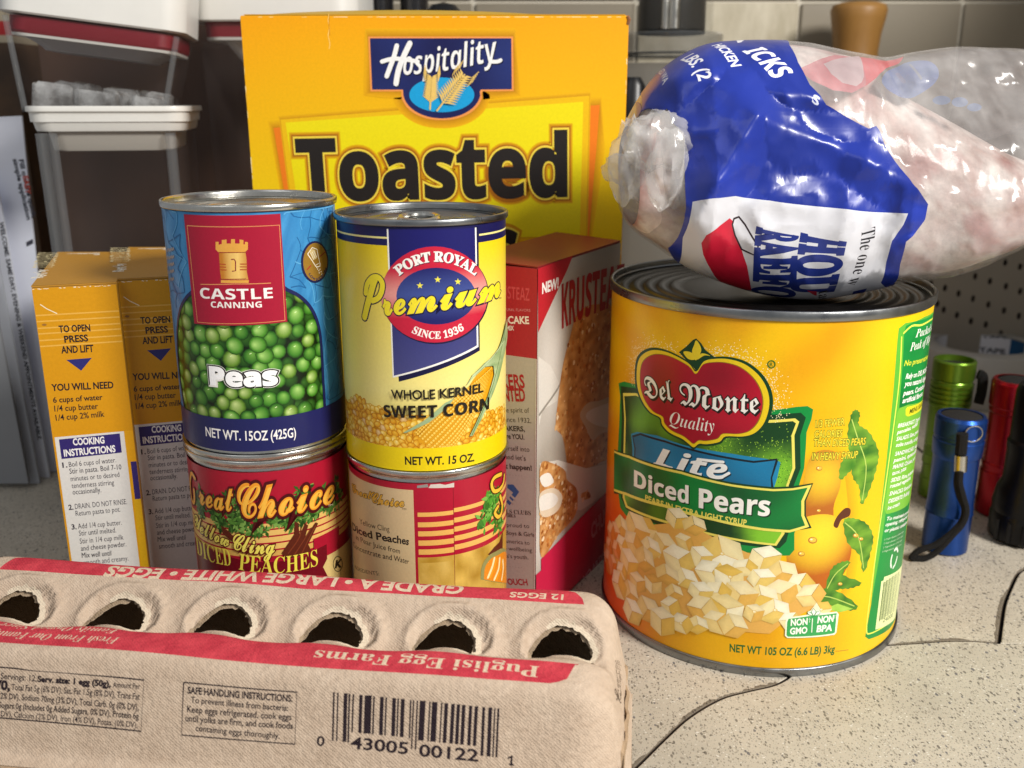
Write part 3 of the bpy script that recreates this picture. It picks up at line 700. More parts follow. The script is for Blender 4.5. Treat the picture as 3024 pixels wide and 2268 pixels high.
# ------------------------------------------------------------------ background appliances
M['smoked'] = mat('smoked plastic', '#1c1b1d', .12, alpha=.9, coat=.5)
for i, (xa, xb, lab) in enumerate(((1072, 1158, 'dark glass bottle behind the cereal box, left of two'), (1177, 1262, 'dark glass bottle behind the cereal box, right of two'))):
    xa_, xb_ = unY(xa, 15, 800)[0], unY(xb, 15, 800)[0]; r = (xb_ - xa_) / 2
    t = thing('dark_bottle', lab, 'bottle', ((xa_ + xb_) / 2, 800 + r, 0), group='dark bottles behind the cereal box')
    MB().lathe([(r - 2, 0), (r, 2), (r, 380), (r * .9, 400), (r * .4, 430), (r * .4, 460)], 40).build('bottle_body', M['smoked'], t)
    MB().lathe([(r * .45, 455), (r * .45, 480), (r * .4, 481)], 24).build('bottle_cap', M['black_plastic'], t)
kx, ky, kz = unY(1310, 35, 780)
t = thing('kettle', 'black kettle whose round lid knob peeks over the cereal box', 'kettle', (kx, 780, 0))
MB().lathe([(60, 0), (64, 6), (62, 150), (50, kz - 38), (20, kz - 22)], 40).build('kettle_body', M['black_plastic'], t)
MB().lathe([(7, kz - 26), (6, kz - 12), (13, kz - 6), (13.5, kz), (9, kz + 5), (.01, kz + 7)], 32).build('lid_knob', M['black_plastic'], t)
# food processor at the back
ax, _, az = unY(2000, 90, 800)
t = thing('food_processor', 'food processor with black feed tube and clear bowl lid behind the chicken bag', 'food processor', (ax, 830, 0))
def zz8(y): return unY(2000, y, 800)[2]
def w8(px): return px * .282
MB().loft([(0, 150, 150, 30), (zz8(190) - 6, 135, 135, 40), (zz8(190), 128, 128, 40)]).build('base_body', mat('warm grey plastic', '#5d584f', .4), t)
MB().lathe([(w8(118), zz8(176)), (w8(146), zz8(170)), (w8(150), zz8(150)), (w8(140), zz8(146)), (w8(146), zz8(128)), (w8(148), zz8(98)), (w8(142), zz8(92)), (w8(60), zz8(86))], 64).build('bowl_lid', mat('clear grey plastic', '#5f6161', .08, alpha=.4, coat=.6), t)
MB().lathe([(w8(138), zz8(160)), (w8(141), zz8(156)), (w8(139), zz8(152))], 64).build('lid_ring', M['smoked'], t)
MB().lathe([(w8(112), zz8(90)), (w8(118), zz8(84)), (w8(116), zz8(-60))], 48).build('feed_tube', mat('clear tube plastic', '#7d7a72', .08, alpha=.14, coat=.5), t)
MB().lathe([(w8(94), zz8(94)), (w8(96), zz8(90)), (w8(94), zz8(-60))], 48).build('pusher', M['black_plastic'], t)
b = MB(); b.tube([(-w8(8), -w8(95), zz8(84)), (-w8(8), -w8(95), zz8(-55))], 4.6, 12); b.build('chrome_strip', M['steel'], t)
b = MB(); b.tube([(-w8(32), -w8(90), zz8(84)), (-w8(32), -w8(90), zz8(-55))], 3.0, 12); b.build('chrome_strip', M['steel'], t)
hx, _, _ = unY(1880, 300, 740); z0h, z1h = unY(1880, 380, 740)[2], unY(1880, 228, 740)[2]
MB().loft([(z0h - 40 if False else z0h - 60, 16, 16, 7), (z1h - 6, 18, 18, 8), (z1h, 11, 11, 5)], c=(hx - ax - 3, -90)).build('handle', M['black_plastic'], t)
# wooden pepper mill
mx, _, mz = unY(2545, 4, 900); k = .3105
t = thing('pepper_mill', 'turned wooden pepper mill against the tiled wall', 'pepper mill', (mx, 905, 0))
def zm(y): return unY(2545, y, 900)[2]
MB().lathe([(26, 0), (28, 8), (22, 40), (17, 90), (18, 160), (20, zm(210)), (19.2, zm(150)), (20.5, zm(100)), (23, zm(55)), (24, zm(30)), (22.5, zm(14)), (16, zm(6)), (6, zm(3)), (.01, zm(3))], 48).build('mill_body', M['wood_light'], t, ang=60)
# perforated appliance
TY = 905
tx0 = unY(2560, 900, TY)[0]; ttop = unY(2990, 722, TY)[2]
t = thing('toaster_oven', 'beige grey metal appliance with rows of vent holes, at the right behind the tape', 'toaster', (tx0, TY, 0))
M['beige_metal'] = mat('beige painted metal', '#8f877a', .4, vary=.04, vscale=30)
V2 = (2580, 700, 1.5946)
holes = [(478, 185), (548, 208), (623, 232), (336, 240), (400, 266), (468, 290), (540, 318), (614, 346), (330, 342), (392, 368), (458, 396), (528, 412), (690, 256), (684, 372), (598, 455), (668, 480), (410, 163), (620, 120), (690, 140), (300, 315), (270, 220)]
tw = 512 - tx0
# front panel with real holes: grid of quads around rounded slots
loops = [[Vector((0, 0, 0)), Vector((tw, 0, 0)), Vector((tw, ttop, 0)), Vector((0, ttop, 0))]]
hp = []
for hx_, hy_ in holes:
    x, _, z = unY(hx_ / V2[2] + V2[0], hy_ / V2[2] + V2[1], TY); x -= tx0
    if z > ttop - 6 or z < 8: continue
    hp.append([(x + 2.0 * math.cos(a), z + 3.4 * math.sin(a)) for a in np.linspace(0, 2 * math.pi, 12, endpoint=False)])
loops += [[Vector((x, z, 0)) for x, z in h[::-1]] for h in hp]
tr = tessellate_polygon(loops); fl_ = [v for l in loops for v in l]
raw('vent_panel', [(v[0], 0, v[1]) for v in fl_], tr, M['beige_metal'], t)
MB().box(.2, tw - .2, 4, 200, 0, ttop - .3).build('case', mat('dark inner case', '#241a14', .8), t, smooth=False)
for h in hp:
    b = MB(); n = 12; b.add([(x, 0, z) for x, z in h] + [(x, 2, z) for x, z in h], [(i, (i + 1) % n, n + (i + 1) % n, n + i) for i in range(n)]); b.build('vent_hole', mat('hole edge', '#3d2b22', .7) if 'he' not in M else M['he'], t)
    if 'he' not in M: M['he'] = bpy.data.materials['hole edge']
MB().tube([(0, -.5, ttop), (tw, -.5, ttop)], 1.6, 8).build('top_trim', mat('pale trim', '#a39c90', .35), t)

# duct tape roll
tc_ = (435.0, 868.0); t = thing('tape_roll', 'roll of grey duct tape lying flat with lettered core, behind the flashlights', 'tape', (*tc_, 0.5))
M['tape'] = mat('grey duct tape', '#a8a49d', .45, vary=.06, vscale=20, bump=(9, .1))
MB().lathe([(41, 0), (58, 0), (59, 1), (59, 47), (58, 48), (41, 48)], 96).build('tape_winding', M['tape'], t, ang=50)
core = Art(Surf(lambda u, v: np.stack([tc_[0] + 40.5 * np.sin(u / 40.5), tc_[1] + 40.5 * np.cos(u / 40.5), v], 1), (-127, 127, 0, 48)), cuts=((1, 0, 4),), step=.04)
core.rect(-127, .5, 127, 48, '#cfcfd4')
core.rect(44, .5, 62, 48, '#1d4f78'); core.rect(-62, .5, -49, 48, '#1d4f78')
core.view(2600, 900, 4.1486)
for bl, z_ in (((830, 415, 1058, 412), 0), ((1245, 410, 1550, 415), 0), ((800, 583, 1030, 578), 1), ((1210, 580, 1525, 608), 1)):
    core.text('DUCT' if bl[0] < 1100 else 'TAPE', bl[:2], bl[2:], 62, '#3a3c42', off=.03)
core.build('core', M['paperlabel'], t, origin=(*tc_, .5))

# flashlights
def torch(name, label, c, prof, m, cap='#141210', parts=None):
    t = thing(name, label, 'flashlight', (*c, 0), group='small metal flashlights beside the pear can')
    MB().lathe(prof, 64).build('barrel', m, t, ang=25); return t
def anod(n, c): return mat(n, c, .3, .75, bump=(900, .1), coat=.2)
M['blue_al'] = anod('blue anodised aluminium', '#1c4795'); M['green_al'] = anod('green anodised aluminium', '#6c8f2a')
M['red_al'] = anod('red anodised aluminium', '#a51224'); M['black_al'] = mat('black anodised aluminium', '#0d0c0e', .35, .4)
bc = unZ(2787, 1618, 0)[:2]; H_ = 86
tb = torch('flashlight', 'blue flashlight with a black wrist cord, in front of the green one', bc,
           [(.01, .4), (12.2, .4), (13, 1.2), (13.2, 24), (13.6, 25), (13.2, 26), (13.3, 29), (12.9, 30), (12.9, 60), (13.3, 61), (13.8, 62), (14.2, 70), (14.2, 71), (13.7, 71.5), (13.7, 73.5), (14.2, 74), (14.2, H_ - 2), (13.2, H_), (11.5, H_)], M['blue_al'])
M['rubber'] = mat('black rubber', '#1c1a1a', .7, bump=(700, .3))
MB().lathe([(11.6, H_ - 2), (11.3, H_ - .5), (8, H_ + .6), (.01, H_ + 1)], 40).build('rubber_button', M['rubber'], tb)
ring = [(1 + 5 * math.cos(a), -14.8 - .6 * math.sin(a), H_ - 7 + 5 * math.sin(a)) for a in np.linspace(0, 2 * math.pi, 28, endpoint=False)]
MB().tube(ring, .38, 8, closed=True).build('split_ring', M['steel'], tb)
def F2w(x, y, Y): return unY(x / V2[2] + V2[0], y / V2[2] + V2[1], Y)
M['cord'] = mat('black braided cord', '#0f0d0d', .85, bump=(1500, .8, 'wave'))
def cord_pts(l, dy0, dy1): 
    out = []
    for i, (x, y) in enumerate(l):
        Yv = bc[1] + dy0 + (dy1 - dy0) * i / (len(l) - 1); p = F2w(x, y, Yv); out.append((p[0] - bc[0], p[1] - bc[1], max(p[2], 2.2)))
    return out
stub = MB().tube(spline(cord_pts([(418, 925), (416, 960), (410, 1020)], -16, -16), 6), 3.2, 10).build('cord_stub', M['cord'], tb)
MB().tube(cord_pts([(412, 1025), (408, 1100)], -16, -16), 3.6, 14).build('crimp', M['steel'], stub)
MB().tube(spline(cord_pts([(400, 1100), (392, 1160), (405, 1220), (428, 1280), (415, 1340), (360, 1400), (290, 1450), (215, 1475), (178, 1520), (190, 1555), (240, 1540), (300, 1480), (370, 1405), (418, 1350), (436, 1290), (420, 1220), (405, 1160), (408, 1105)], -17, -19), 6), 1.9, 10).build('wrist_cord', M['cord'], tb)
gc = unZ(2768, 1462, 0)[:2]
pr = [(.01, .4), (12, .4), (13, 1.2), (13, 14), (12.2, 15), (12.2, 24), (13, 25), (12.6, 30)]
for k in range(4): pr += [(12.6, 31 + k * 1.6), (12, 31.6 + k * 1.6), (12, 32.2 + k * 1.6)]
pr += [(12.6, 38), (12.8, 66)]
for k in range(5): pr += [(13.6, 66.5 + k * 3.4), (13.6, 68.4 + k * 3.4), (12.6, 68.8 + k * 3.4), (12.6, 69.7 + k * 3.4)]
pr += [(12.2, 84), (13.4, 85), (13.6, 97), (12.9, 98), (11.5, 98), (11.2, 94)]
tg = torch('flashlight', 'green flashlight with ribbed head, farthest back of the flashlights', gc, pr, M['green_al'])
MB().lathe([(11.2, 94), (.01, 94.4)], 32).build('rubber_button', M['rubber'], tg)
MB().tube(spline([(12, -9, 90), (15, -10, 88), (15.5, -10, 78), (14, -11, 70)], 5), 3.4, 8).build('strap', M['cord'], tg)
rc = unZ(2946, 1512, 0)[:2]
pr = [(.01, .4), (13.5, .4), (14.5, 1.4), (14.6, 30), (14.0, 31), (14.0, 33), (14.4, 34), (14.4, 36), (13.8, 37), (13.8, 70), (14.4, 71), (14.4, 74), (14.9, 75), (14.9, 90), (13.9, 92), (11.8, 92)]
trd = torch('flashlight', 'red flashlight standing between the blue and black ones', rc, pr, M['red_al'])
MB().lathe([(11.8, 91), (9, 92.4), (.01, 93)], 32).build('rubber_button', M['rubber'], trd)
ra = Art(cyl_surf(rc[0], rc[1], 14.0, 0, 92), cuts=((1, 0, 2),), step=.02)
ra.view(*V2); ra.text('KODAK', (520, 1060), (540, 925), 22, '#b87a80', 'b'); ra.build('lettering', M['paperlabel'], trd, origin=(*rc, 0))
kc_ = unZ(3010, 1590, 0)[:2]
pr = [(.01, .4), (16, .4), (18.5, 3), (19, 16), (18, 19), (18.6, 24), (17, 34), (14.5, 40), (14.5, 58), (15, 60), (15, 64), (14, 66), (14, 96), (12.5, 100), (.01, 100)]
tk = torch('flashlight', 'thick black flashlight standing on its head at the right edge', kc_, pr, M['black_al'])
for k in range(7):
    a = -math.pi / 2 + (k - 3) * .42; MB().tube([(18.8 * math.cos(a), 18.8 * math.sin(a), 3), (19.3 * math.cos(a), 19.3 * math.sin(a), 16)], 1.3, 6).build('grip_rib', M['black_al'], tk)
# ------------------------------------------------------------------ printed labels: peas can
R15 = 37.05
def circ_cuts(R, deg=5): return ((1, 0, R * math.radians(deg)),)
C6 = (460, 540, 1.9292); C7 = (500, 1280, 1.6265); C8 = (1440, 640, 1.4548); C5 = (0, 700, 1.6597)
def zat(surf, vw, x, y): return surf.inv([(x / vw[2] + vw[0], y / vw[2] + vw[1])])[0][1]
rnd = random.Random(3)
def inpoly(p, P):
    c = False; j = len(P) - 1
    for i in range(len(P)):
        if (P[i][1] > p[1]) != (P[j][1] > p[1]) and p[0] < (P[j][0] - P[i][0]) * (p[1] - P[i][1]) / (P[j][1] - P[i][1]) + P[i][0]: c = not c
        j = i
    return c
def poisson(region, dmin, n, seed=1, jit=None):
    r = random.Random(seed); out = []; cell = {}
    for _ in range(n * 30):
        x = r.uniform(region[0], region[2]); y = r.uniform(region[1], region[3])
        k = (int(x // dmin), int(y // dmin))
        if all((x - a) ** 2 + (y - b) ** 2 > dmin * dmin for i in (-1, 0, 1) for j in (-1, 0, 1) for a, b in cell.get((k[0] + i, k[1] + j), ())): out.append((x, y)); cell.setdefault(k, []).append((x, y))
        if len(out) >= n: break
    return out

s = cyl_surf(*PEA, R15, 111, 222); A = Art(s, circ_cuts(R15)); A.view(*C6)
zb = zat(s, C6, 560, 1530); zt = 222 - 3.1
A.rect(-math.pi * R15, zb, math.pi * R15, zt, '#2c78b4')
# picture of peas
uvA = A.px([(130, 1310), (962, 1310), (560, 600)]); ux0, ux1 = uvA[0][0] - 3, uvA[1][0] + 3
navy = zat(s, C6, 450, 1343); ptop = zat(s, C6, 480, 590)
A.rect(ux0, navy - 2, ux1, ptop, '#0b1a07')
for lay, (d, rr) in enumerate(((5.2, 3.4), (5.6, 3.7))):
    for (x, y) in poisson((ux0, navy, ux1, ptop), d, 150, seed=11 + lay):
        q = rnd.random(); dk, md, hi = (('#12330b', '#3b7a22', '#86bb55'), ('#1a400b', '#4c8a2a', '#a6cf72'), ('#0f2e0b', '#326c20', '#6fa544'), ('#24460b', '#678f30', '#c4d88a'))[int(q * 4)]
        if lay == 0: dk, md, hi = '#0a1c06', '#1c4212', '#33631f'
        r_ = rr * rnd.uniform(.9, 1.12); A.ball((x, y), r_, r_ * rnd.uniform(.9, 1.1), dk, md, hi, rot=rnd.uniform(-1, 1), hl=(-.22, .3))
        if lay and rnd.random() < .5: A.uvstroke([(x - .6, y + 1.2), (x + .3, y + 1.6)], .35, '#cfe6a8')
arch = [(175, 1345), (160, 1240), (140, 1100), (128, 960), (126, 830), (140, 730), (165, 670), (205, 625), (260, 600), (480, 575), (700, 590), (750, 610), (810, 640), (865, 690), (905, 755), (930, 840), (942, 950), (950, 1100), (958, 1230), (962, 1330)]
arch = arch[:1] + spline(arch[1:-1], 4) + arch[-1:]
au = A.px(arch); Lh = [tuple(p) for p in au]
A.uvpoly([[(-58, navy - 1.5), (58, navy - 1.5), (58, zt), (-58, zt)], Lh], '#2f7fbb', fn=lambda uv, c: mixc('#2b74ad', '#4796cc', nz(uv[:, 0], uv[:, 1], .16, 3.0) + .5))
# cracked stone pattern
def crackle(A, x0, x1, y0, y1, cell, col, w, seed, skip):
    r = random.Random(seed); nx = int((x1 - x0) / cell) + 2; ny = int((y1 - y0) / cell) + 2
    P = {(i, j): (x0 + (i + r.uniform(-.35, .35) + .5 * (j % 2)) * cell, y0 + (j + r.uniform(-.35, .35)) * cell) for i in range(nx) for j in range(ny)}
    for (i, j), p in P.items():
        for q in ((i + 1, j), (i, j + 1)):
            if q in P and r.random() < .8:
                b = P[q]; m = ((p[0] + b[0]) / 2 + r.uniform(-.2, .2) * cell, (p[1] + b[1]) / 2 + r.uniform(-.2, .2) * cell)
                pts = [(max(x0, min(x1, a)), max(y0, min(y1, c))) for a, c in spline([p, m, b], 3)]
                if any(skip(a, c) for a, c in pts): continue
                A.uvstroke(pts, r.uniform(.5, 1.3) * w, col)
rp = A.px([(163, 178), (708, 175), (748, 790), (223, 800)])
def inarch(x, y):
    return any(inpoly((x + a, y + b), Lh) for a, b in ((0, 0), (1.5, 0), (-1.5, 0), (0, -1.5))) or (rp[0][0] - 1 < x < rp[1][0] + 1)
crackle(A, -56, 56, navy + 2, zt - .5, 7.5, '#1f5f95', .5, 5, inarch)
crackle(A, -56, 56, navy + 2, zt - .5, 9.5, '#5fa8d6', .45, 8, inarch)
A.uvstroke(Lh, 1.5, '#1b1f52')
A.rect(-math.pi * R15, zb, math.pi * R15, navy, '#1d2158')
A.uvpoly([tuple(p) for p in rp], '#a31632')
f = A.px([(182, 243), (703, 240), (735, 782), (241, 792)]); A.uvstroke([tuple(p) for p in f] + [tuple(f[0])], .35, '#d8935a')
gold = '#dca045'
A.poly([(373, 569), (530, 569), (530, 553), (373, 553)], gold)
A.poly([(375, 550), (528, 550), (519, 505), (518, 440), (512, 395), (362, 395), (368, 500)], '#d9a24a', fn=lambda uv, c: mixc('#b87422', '#f3cf78', 1 - abs(uv[:, 0] - A_c) / 5.5))
A_c = float(A.px([(455, 450)])[0][0])
A.poly([(343, 378), (343, 335), (360, 335), (360, 352), (378, 347), (378, 325), (405, 322), (405, 345), (430, 345), (430, 320), (452, 320), (452, 345), (478, 345), (478, 322), (500, 325), (500, 350), (508, 350), (508, 335), (525, 337), (525, 378), (510, 393), (357, 393)], gold)
for y in (397, 548): A.stroke([(365, y), (515, y - 2)], .3, '#8a3a1e')
for (xa, ya, xb, yb) in ((365, 462, 400, 464), (367, 478, 402, 480), (370, 494, 405, 496), (480, 462, 523, 462), (480, 478, 523, 478), (480, 494, 523, 494)): A.stroke([(xa, ya), (xb, yb)], .45, '#a8481f')
A.poly([(432, 500), (432, 450), (438, 437), (448, 434), (456, 444), (457, 495)], '#e5b65a'); A.stroke([(430, 436), (447, 434), (455, 446), (456, 500), (436, 503)], .45, '#7d1a2a')
A.stroke([(258, 577), (455, 575), (655, 570)], .35, '#d8935a')
A.text('CASTLE', (258, 655), (667, 655), 60, '#f4efe9', 'b')
A.text('CANNING', (318, 708), (605, 708), 34, '#f4efe9', 'b')
A.ell((903, 450), 77, 119, '#1b1f4e'); A.ell((905, 450), 68, 108, '#96702c')
A.stroke([(862, 405), (888, 368), (914, 378), (930, 455), (905, 470), (862, 405)], .4, '#efe6d2'); A.poly([(872, 392), (890, 376), (905, 382), (912, 430), (893, 440)], '#c9b27a')
for k in range(3): A.stroke([(878 + k * 9, 398 - k * 6), (896 + k * 9, 436 - k * 6)], .3, '#efe6d2')
A.stroke([(905, 470), (912, 480), (932, 474), (932, 455)], .5, '#efe6d2')
for p in ((918, 490), (925, 500), (932, 492), (938, 506), (928, 512), (942, 520)): A.ell(p, 3, 4, '#efe6d2', 8)
A.stroke([(858, 495), (880, 470)], .5, '#a3202c'); A.stroke([(930, 420), (963, 392)], .5, '#7d1a2a')
A.text('LOW SODIUM', (868, 520), (970, 490), 15, '#1b1f4e', 'b', mid=(918, 556))
for i, y in enumerate((385, 430, 470, 510, 555)):
    A.stroke([(66 + 3 * k, y + (9 if k % 2 else -9) - k) for k in range(5)], .45, '#b9a79a', sm=3); A.stroke([(80 + 4 * k, y + (6 if k % 2 else -12) - k) for k in range(8)], .5, '#b9a79a', sm=3)
for off, col in ((.105, '#f1efe6'), (.085, '#15120f'), (.035, '#ffffff')):
    A.text('Peas', (318, 1146), (690, 1146), 100, col, 'b', off=off, res=4)
A.text('NET WT. 15OZ (425G)', (290, 1440), (797, 1445), 56, '#f4f2ee', off=.012, mid=(540, 1466))
A.build('label', M['paperlabel'], peas_can, origin=(*PEA, 111.05))

# ------------------------------------------------------------------ corn can
s = cyl_surf(*CORN, R15, 107, 218); A = Art(s, circ_cuts(R15)); A.view(*C6)
zb = zat(s, C6, 1500, 1645) + .3; zt = HC - 3.1; zm_ = zat(s, C6, 1500, 1200)
def corn_bg(uv, c): return np.where((uv[:, 1] > zm_)[:, None], mixc('#efe08a', '#e6c912', (uv[:, 1] - zm_) / (zt - zm_) * 1.15), mixc('#efe08a', '#ecd25c', (zm_ - uv[:, 1]) / 30))
A.cuts = A.cuts + ((0, 1, 8.0),)
A.rect(-math.pi * R15, zb, math.pi * R15, zt, '#e9d02c', fn=corn_bg)
za = zat(s, C6, 1310, 357); zc1 = zat(s, C6, 1310, 317); zc2 = zat(s, C6, 1310, 309)
A.rect(-math.pi * R15, za, math.pi * R15, zt, '#17164c')
uL = A.px([(1318, 300)])[0][0]; uR = A.px([(1842, 300)])[0][0]
A.rect(-80, zc1 - .1, uL, zc2 + .1, '#e8dc8c'); A.rect(uR, zc1 - .1, 80, zc2 + .1, '#e8dc8c')
A.poly([(1812, 250), (1838, 250), (1846, 955), (1385, 1133), (1382, 1095), (1826, 925)], '#14133c')
A.poly([(1316, 262), (1326, 262), (1358, 1098), (1828, 926), (1818, 255), (1826, 254), (1838, 934), (1350, 1110)], '#f1efe6')
A.poly([(1325, 262), (1818, 255), (1829, 926), (1357, 1099)], '#1f1e66', fn=lambda uv, c: mixc('#46487e', '#1a1860', (uv[:, 1] - 150) / 45))
def el(c, rx, ry, n=40, a0=0, a1=2 * math.pi): return [(c[0] + rx * math.cos(t), c[1] + ry * math.sin(t)) for t in np.linspace(a0, a1, n, endpoint=False)]
A.poly(el((1592, 641), 306, 278), '#171538'); A.poly(el((1588, 636), 304, 274), '#c3203c', fn=lambda uv, c: mixc('#e0958c', '#c11f3a', (abs(uv[:, 1] - vv0) - 1) / 9))
vv0 = float(A.px([(1588, 636)])[0][1])
A.poly(el((1597, 645), 226, 162), '#23266c', fn=lambda uv, c: mixc('#3d4d8e', '#1d1f60', abs(uv[:, 1] - vv0) / 11))
for dx, col in ((4, '#2a1030'), (0, '#f3efe6')):
    A.text('PORT ROYAL', (1388 + dx, 528 + dx), (1818 + dx, 528 + dx), 56, col, 'sf', off=.02, mid=(1600 + dx, 447 + dx))
A.text('SINCE 1936', (1458, 852), (1757, 836), 42, '#f3efe6', 'sf', off=.01, mid=(1610, 888))
for (x, y) in ((1505, 585), (1606, 551), (1721, 563)):
    A.poly([(x + (20 if k % 2 == 0 else 8) * math.sin(k * math.pi / 5), y - (20 if k % 2 == 0 else 8) * math.cos(k * math.pi / 5)) for k in range(10)], '#e9dc4a')
P1 = [(1190, 765), (1205, 700), (1222, 640), (1240, 575), (1250, 548)]; P2 = [(1196, 628), (1206, 575), (1235, 540), (1268, 538), (1290, 570), (1288, 615), (1268, 655), (1235, 672)]
def word(off, w, col, dx=0, dy=0):
    sh = lambda l: [(x + dx, y + dy) for x, y in l]
    A.stroke(sh(P1), w, col, sm=4); A.stroke(sh(P2), w * .8, col, sm=4)
    A.text('remium', (1303 + dx, 752 + dy), (1962 + dx, 640 + dy), 172, col, 'sc', off=off, mid=(1630 + dx, 722 + dy), res=3)
word(.042, 4.0, '#17133a', 0, 1); word(.016, 2.9, '#ecd92e')
A.text('TM', (1951, 662), (1967, 660), 9, '#17133a')
A.view(*C6)
# printed kernels, cob and leaf
kb = zat(s, C6, 1500, 1512); u0, u1 = -50, 52
topc = [(1095, 1235), (1150, 1210), (1210, 1255), (1300, 1290), (1450, 1320), (1560, 1330), (1700, 1350), (1880, 1300), (1950, 1275), (1990, 1265)]
tu = A.px(topc); tu = tu[tu[:, 0].argsort()]
def ktop(x): return float(np.interp(x, tu[:, 0], tu[:, 1]))
A.uvpoly([(u0, kb - 1)] + [(u1, kb - 1)] + [(x, ktop(x) - 1.2) for x in np.linspace(u1, u0, 60)], '#c98a10')
for lay in range(2):
    for (x, y) in sorted(poisson((u0, kb - 1, u1, kb + 26), 2.15, 900, seed=31 + lay), key=lambda p: -p[1]):
        if y > ktop(x) - .6: continue
        dk, md, hi = (('#b86c08', '#e0a01c', '#f3cf58'), ('#a9650a', '#d8930f', '#efc040'), ('#c08a1e', '#ecbb35', '#fae691'))[rnd.randrange(3)]
        if rnd.random() < .1 and x < -5: dk, md, hi = '#b07a30', '#dcae62', '#efd3a0'
        A.ball((x, y), 2.0, 1.45, dk, md, hi, n=9, rot=rnd.uniform(-1.4, 1.4))
cob = A.px([(1500, 1480), (1540, 1400), (1640, 1300), (1760, 1190), (1830, 1090), (1890, 1045), (1925, 1060), (1928, 1120), (1890, 1220), (1820, 1320), (1760, 1400), (1700, 1480)])
A.uvpoly([tuple(p) for p in spline(cob, 3, True)], '#dd9d17')
ax0 = np.array(A.px([(1560, 1490)])[0]); ax1 = np.array(A.px([(1905, 1060)])[0]); dd_ = (ax1 - ax0); LL = np.linalg.norm(dd_); dd_ /= LL; nn_ = np.array([-dd_[1], dd_[0]])
for i in range(34):
    t_ = i / 33; wv = 9.5 * math.sin(math.pi * min(1, .32 + t_ * .66)) ** .8 * (1 - .35 * t_)
    for j in range(-5, 6):
        p = ax0 + dd_ * LL * t_ + nn_ * wv * math.sin(j / 5.5 * 1.35)
        A.ball(p, .95, .7 * math.cos(j / 5.5 * 1.2) + .15, '#b8790c', '#e6ae22', '#f8dc7a', n=7, rot=math.atan2(dd_[1], dd_[0]))
leaf = '#8fa86e'
A.poly([(1992, 765), (2000, 850), (1985, 930), (1968, 1010), (1945, 1110), (1900, 1230), (1800, 1437), (1782, 1440), (1830, 1340), (1885, 1210), (1920, 1090), (1915, 1040), (1870, 1045), (1800, 1110), (1760, 1160), (1800, 1090), (1870, 1020), (1930, 970), (1960, 900), (1978, 830)], leaf, fn=lambda uv, c: mixc('#6f8f55', '#b7c795', nz(uv[:, 0], uv[:, 1], .35, 2) + .5))
A.stroke([(1985, 800), (1962, 930), (1935, 1060), (1895, 1200), (1795, 1435)], .5, '#5e7d48', sm=4); A.stroke([(1975, 900), (1900, 1000), (1800, 1100)], .4, '#c3cfa0', sm=4)
A.poly([(1700, 1225), (1650, 1250), (1540, 1345), (1412, 1420), (1425, 1424), (1560, 1362), (1660, 1275)], '#9bb183')
A.rect(-math.pi * R15, zb, math.pi * R15, kb, '#e8cd0c')
A.text('WHOLE KERNEL', (1350, 1228), (1858, 1188), 55, '#1c160e', off=.02, mid=(1600, 1225))
A.text('SWEET CORN', (1308, 1330), (1890, 1285), 68, '#1c160e', 'b', off=.006, mid=(1600, 1330))
A.text('NET WT. 15 OZ.', (1423, 1603), (1812, 1584), 47, '#221c10', 'b', mid=(1620, 1603))
A.build('label', M['paperlabel'], corn_can, origin=(*CORN, 108.4))

# ------------------------------------------------------------------ peach cans
def leafy(A, pts, n, size, seed, cols=('#2f5a1e', '#4f8030', '#1f4418', '#76a04a', '#3c6a28')):
    r = random.Random(seed)
    for _ in range(n):
        i = r.randrange(len(pts)); cx_, cy_, rx_, ry_ = pts[i]; a = r.uniform(0, 6.28); q = math.sqrt(r.random()); x = cx_ + rx_ * q * math.cos(a); y = cy_ + ry_ * q * math.sin(a)
        for k in range(4):
            b = r.uniform(0, 6.28); L = size * r.uniform(.7, 1.3); w = L * .2; c_ = cols[r.randrange(len(cols))]
            A.uvpoly([(x, y), (x + L * .5 * math.cos(b) - w * math.sin(b), y + L * .5 * math.sin(b) + w * math.cos(b)), (x + L * math.cos(b), y + L * math.sin(b)), (x + L * .5 * math.cos(b) + w * math.sin(b), y + L * .5 * math.sin(b) - w * math.cos(b))], c_)
s = cyl_surf(*PEA, R15, 0, 111); A = Art(s, circ_cuts(R15)); A.view(*C7)
A.rect(-math.pi * R15, 4, math.pi * R15, 105.5, '#a8142e')
sc = []
for x, y, rx_, ry_ in ((150, 330, 40, 60), (230, 380, 60, 70), (330, 420, 70, 60), (430, 440, 80, 55), (520, 400, 80, 60), (600, 390, 80, 60), (680, 370, 70, 55), (750, 320, 60, 60), (800, 290, 40, 60), (300, 340, 60, 50), (650, 300, 60, 50)):
    u = A.px([(x, y)])[0]; sc.append((u[0], u[1], A.mm((x, y), (x + rx_ * .6, y)), A.mm((x, y), (x, y + ry_))))
zs = [zat(s, C7, 480, y) for y in (470, 492, 505, 525, 540, 560, 575, 600)]
cr = '#e3c079'
A.rect(-54, zat(s, C7, 480, 640), 54, zat(s, C7, 480, 455), '#a8142e')
for k in range(5): z0_ = zat(s, C7, 480, 590 - k * 33); A.rect(-56, z0_, 56, z0_ + 2.6, '#e2b968' if k else '#d5a957')
leafy(A, sc, 330, 3.4, 5)
A.poly([(540, 572), (600, 480), (600, 420), (618, 430), (625, 490), (650, 430), (665, 440), (650, 500), (700, 425), (712, 430), (665, 530), (690, 585), (560, 600)], '#5a2417')
for l in ([(570, 575), (622, 500), (632, 450)], [(600, 580), (645, 510), (680, 450)], [(630, 585), (660, 520), (700, 440)]): A.stroke(l, .4, '#7d3a22', sm=3)
A.poly([(250, 440), (290, 470), (330, 520), (300, 515), (260, 480)], '#5a2417')
zK = zat(s, C7, 480, 600)
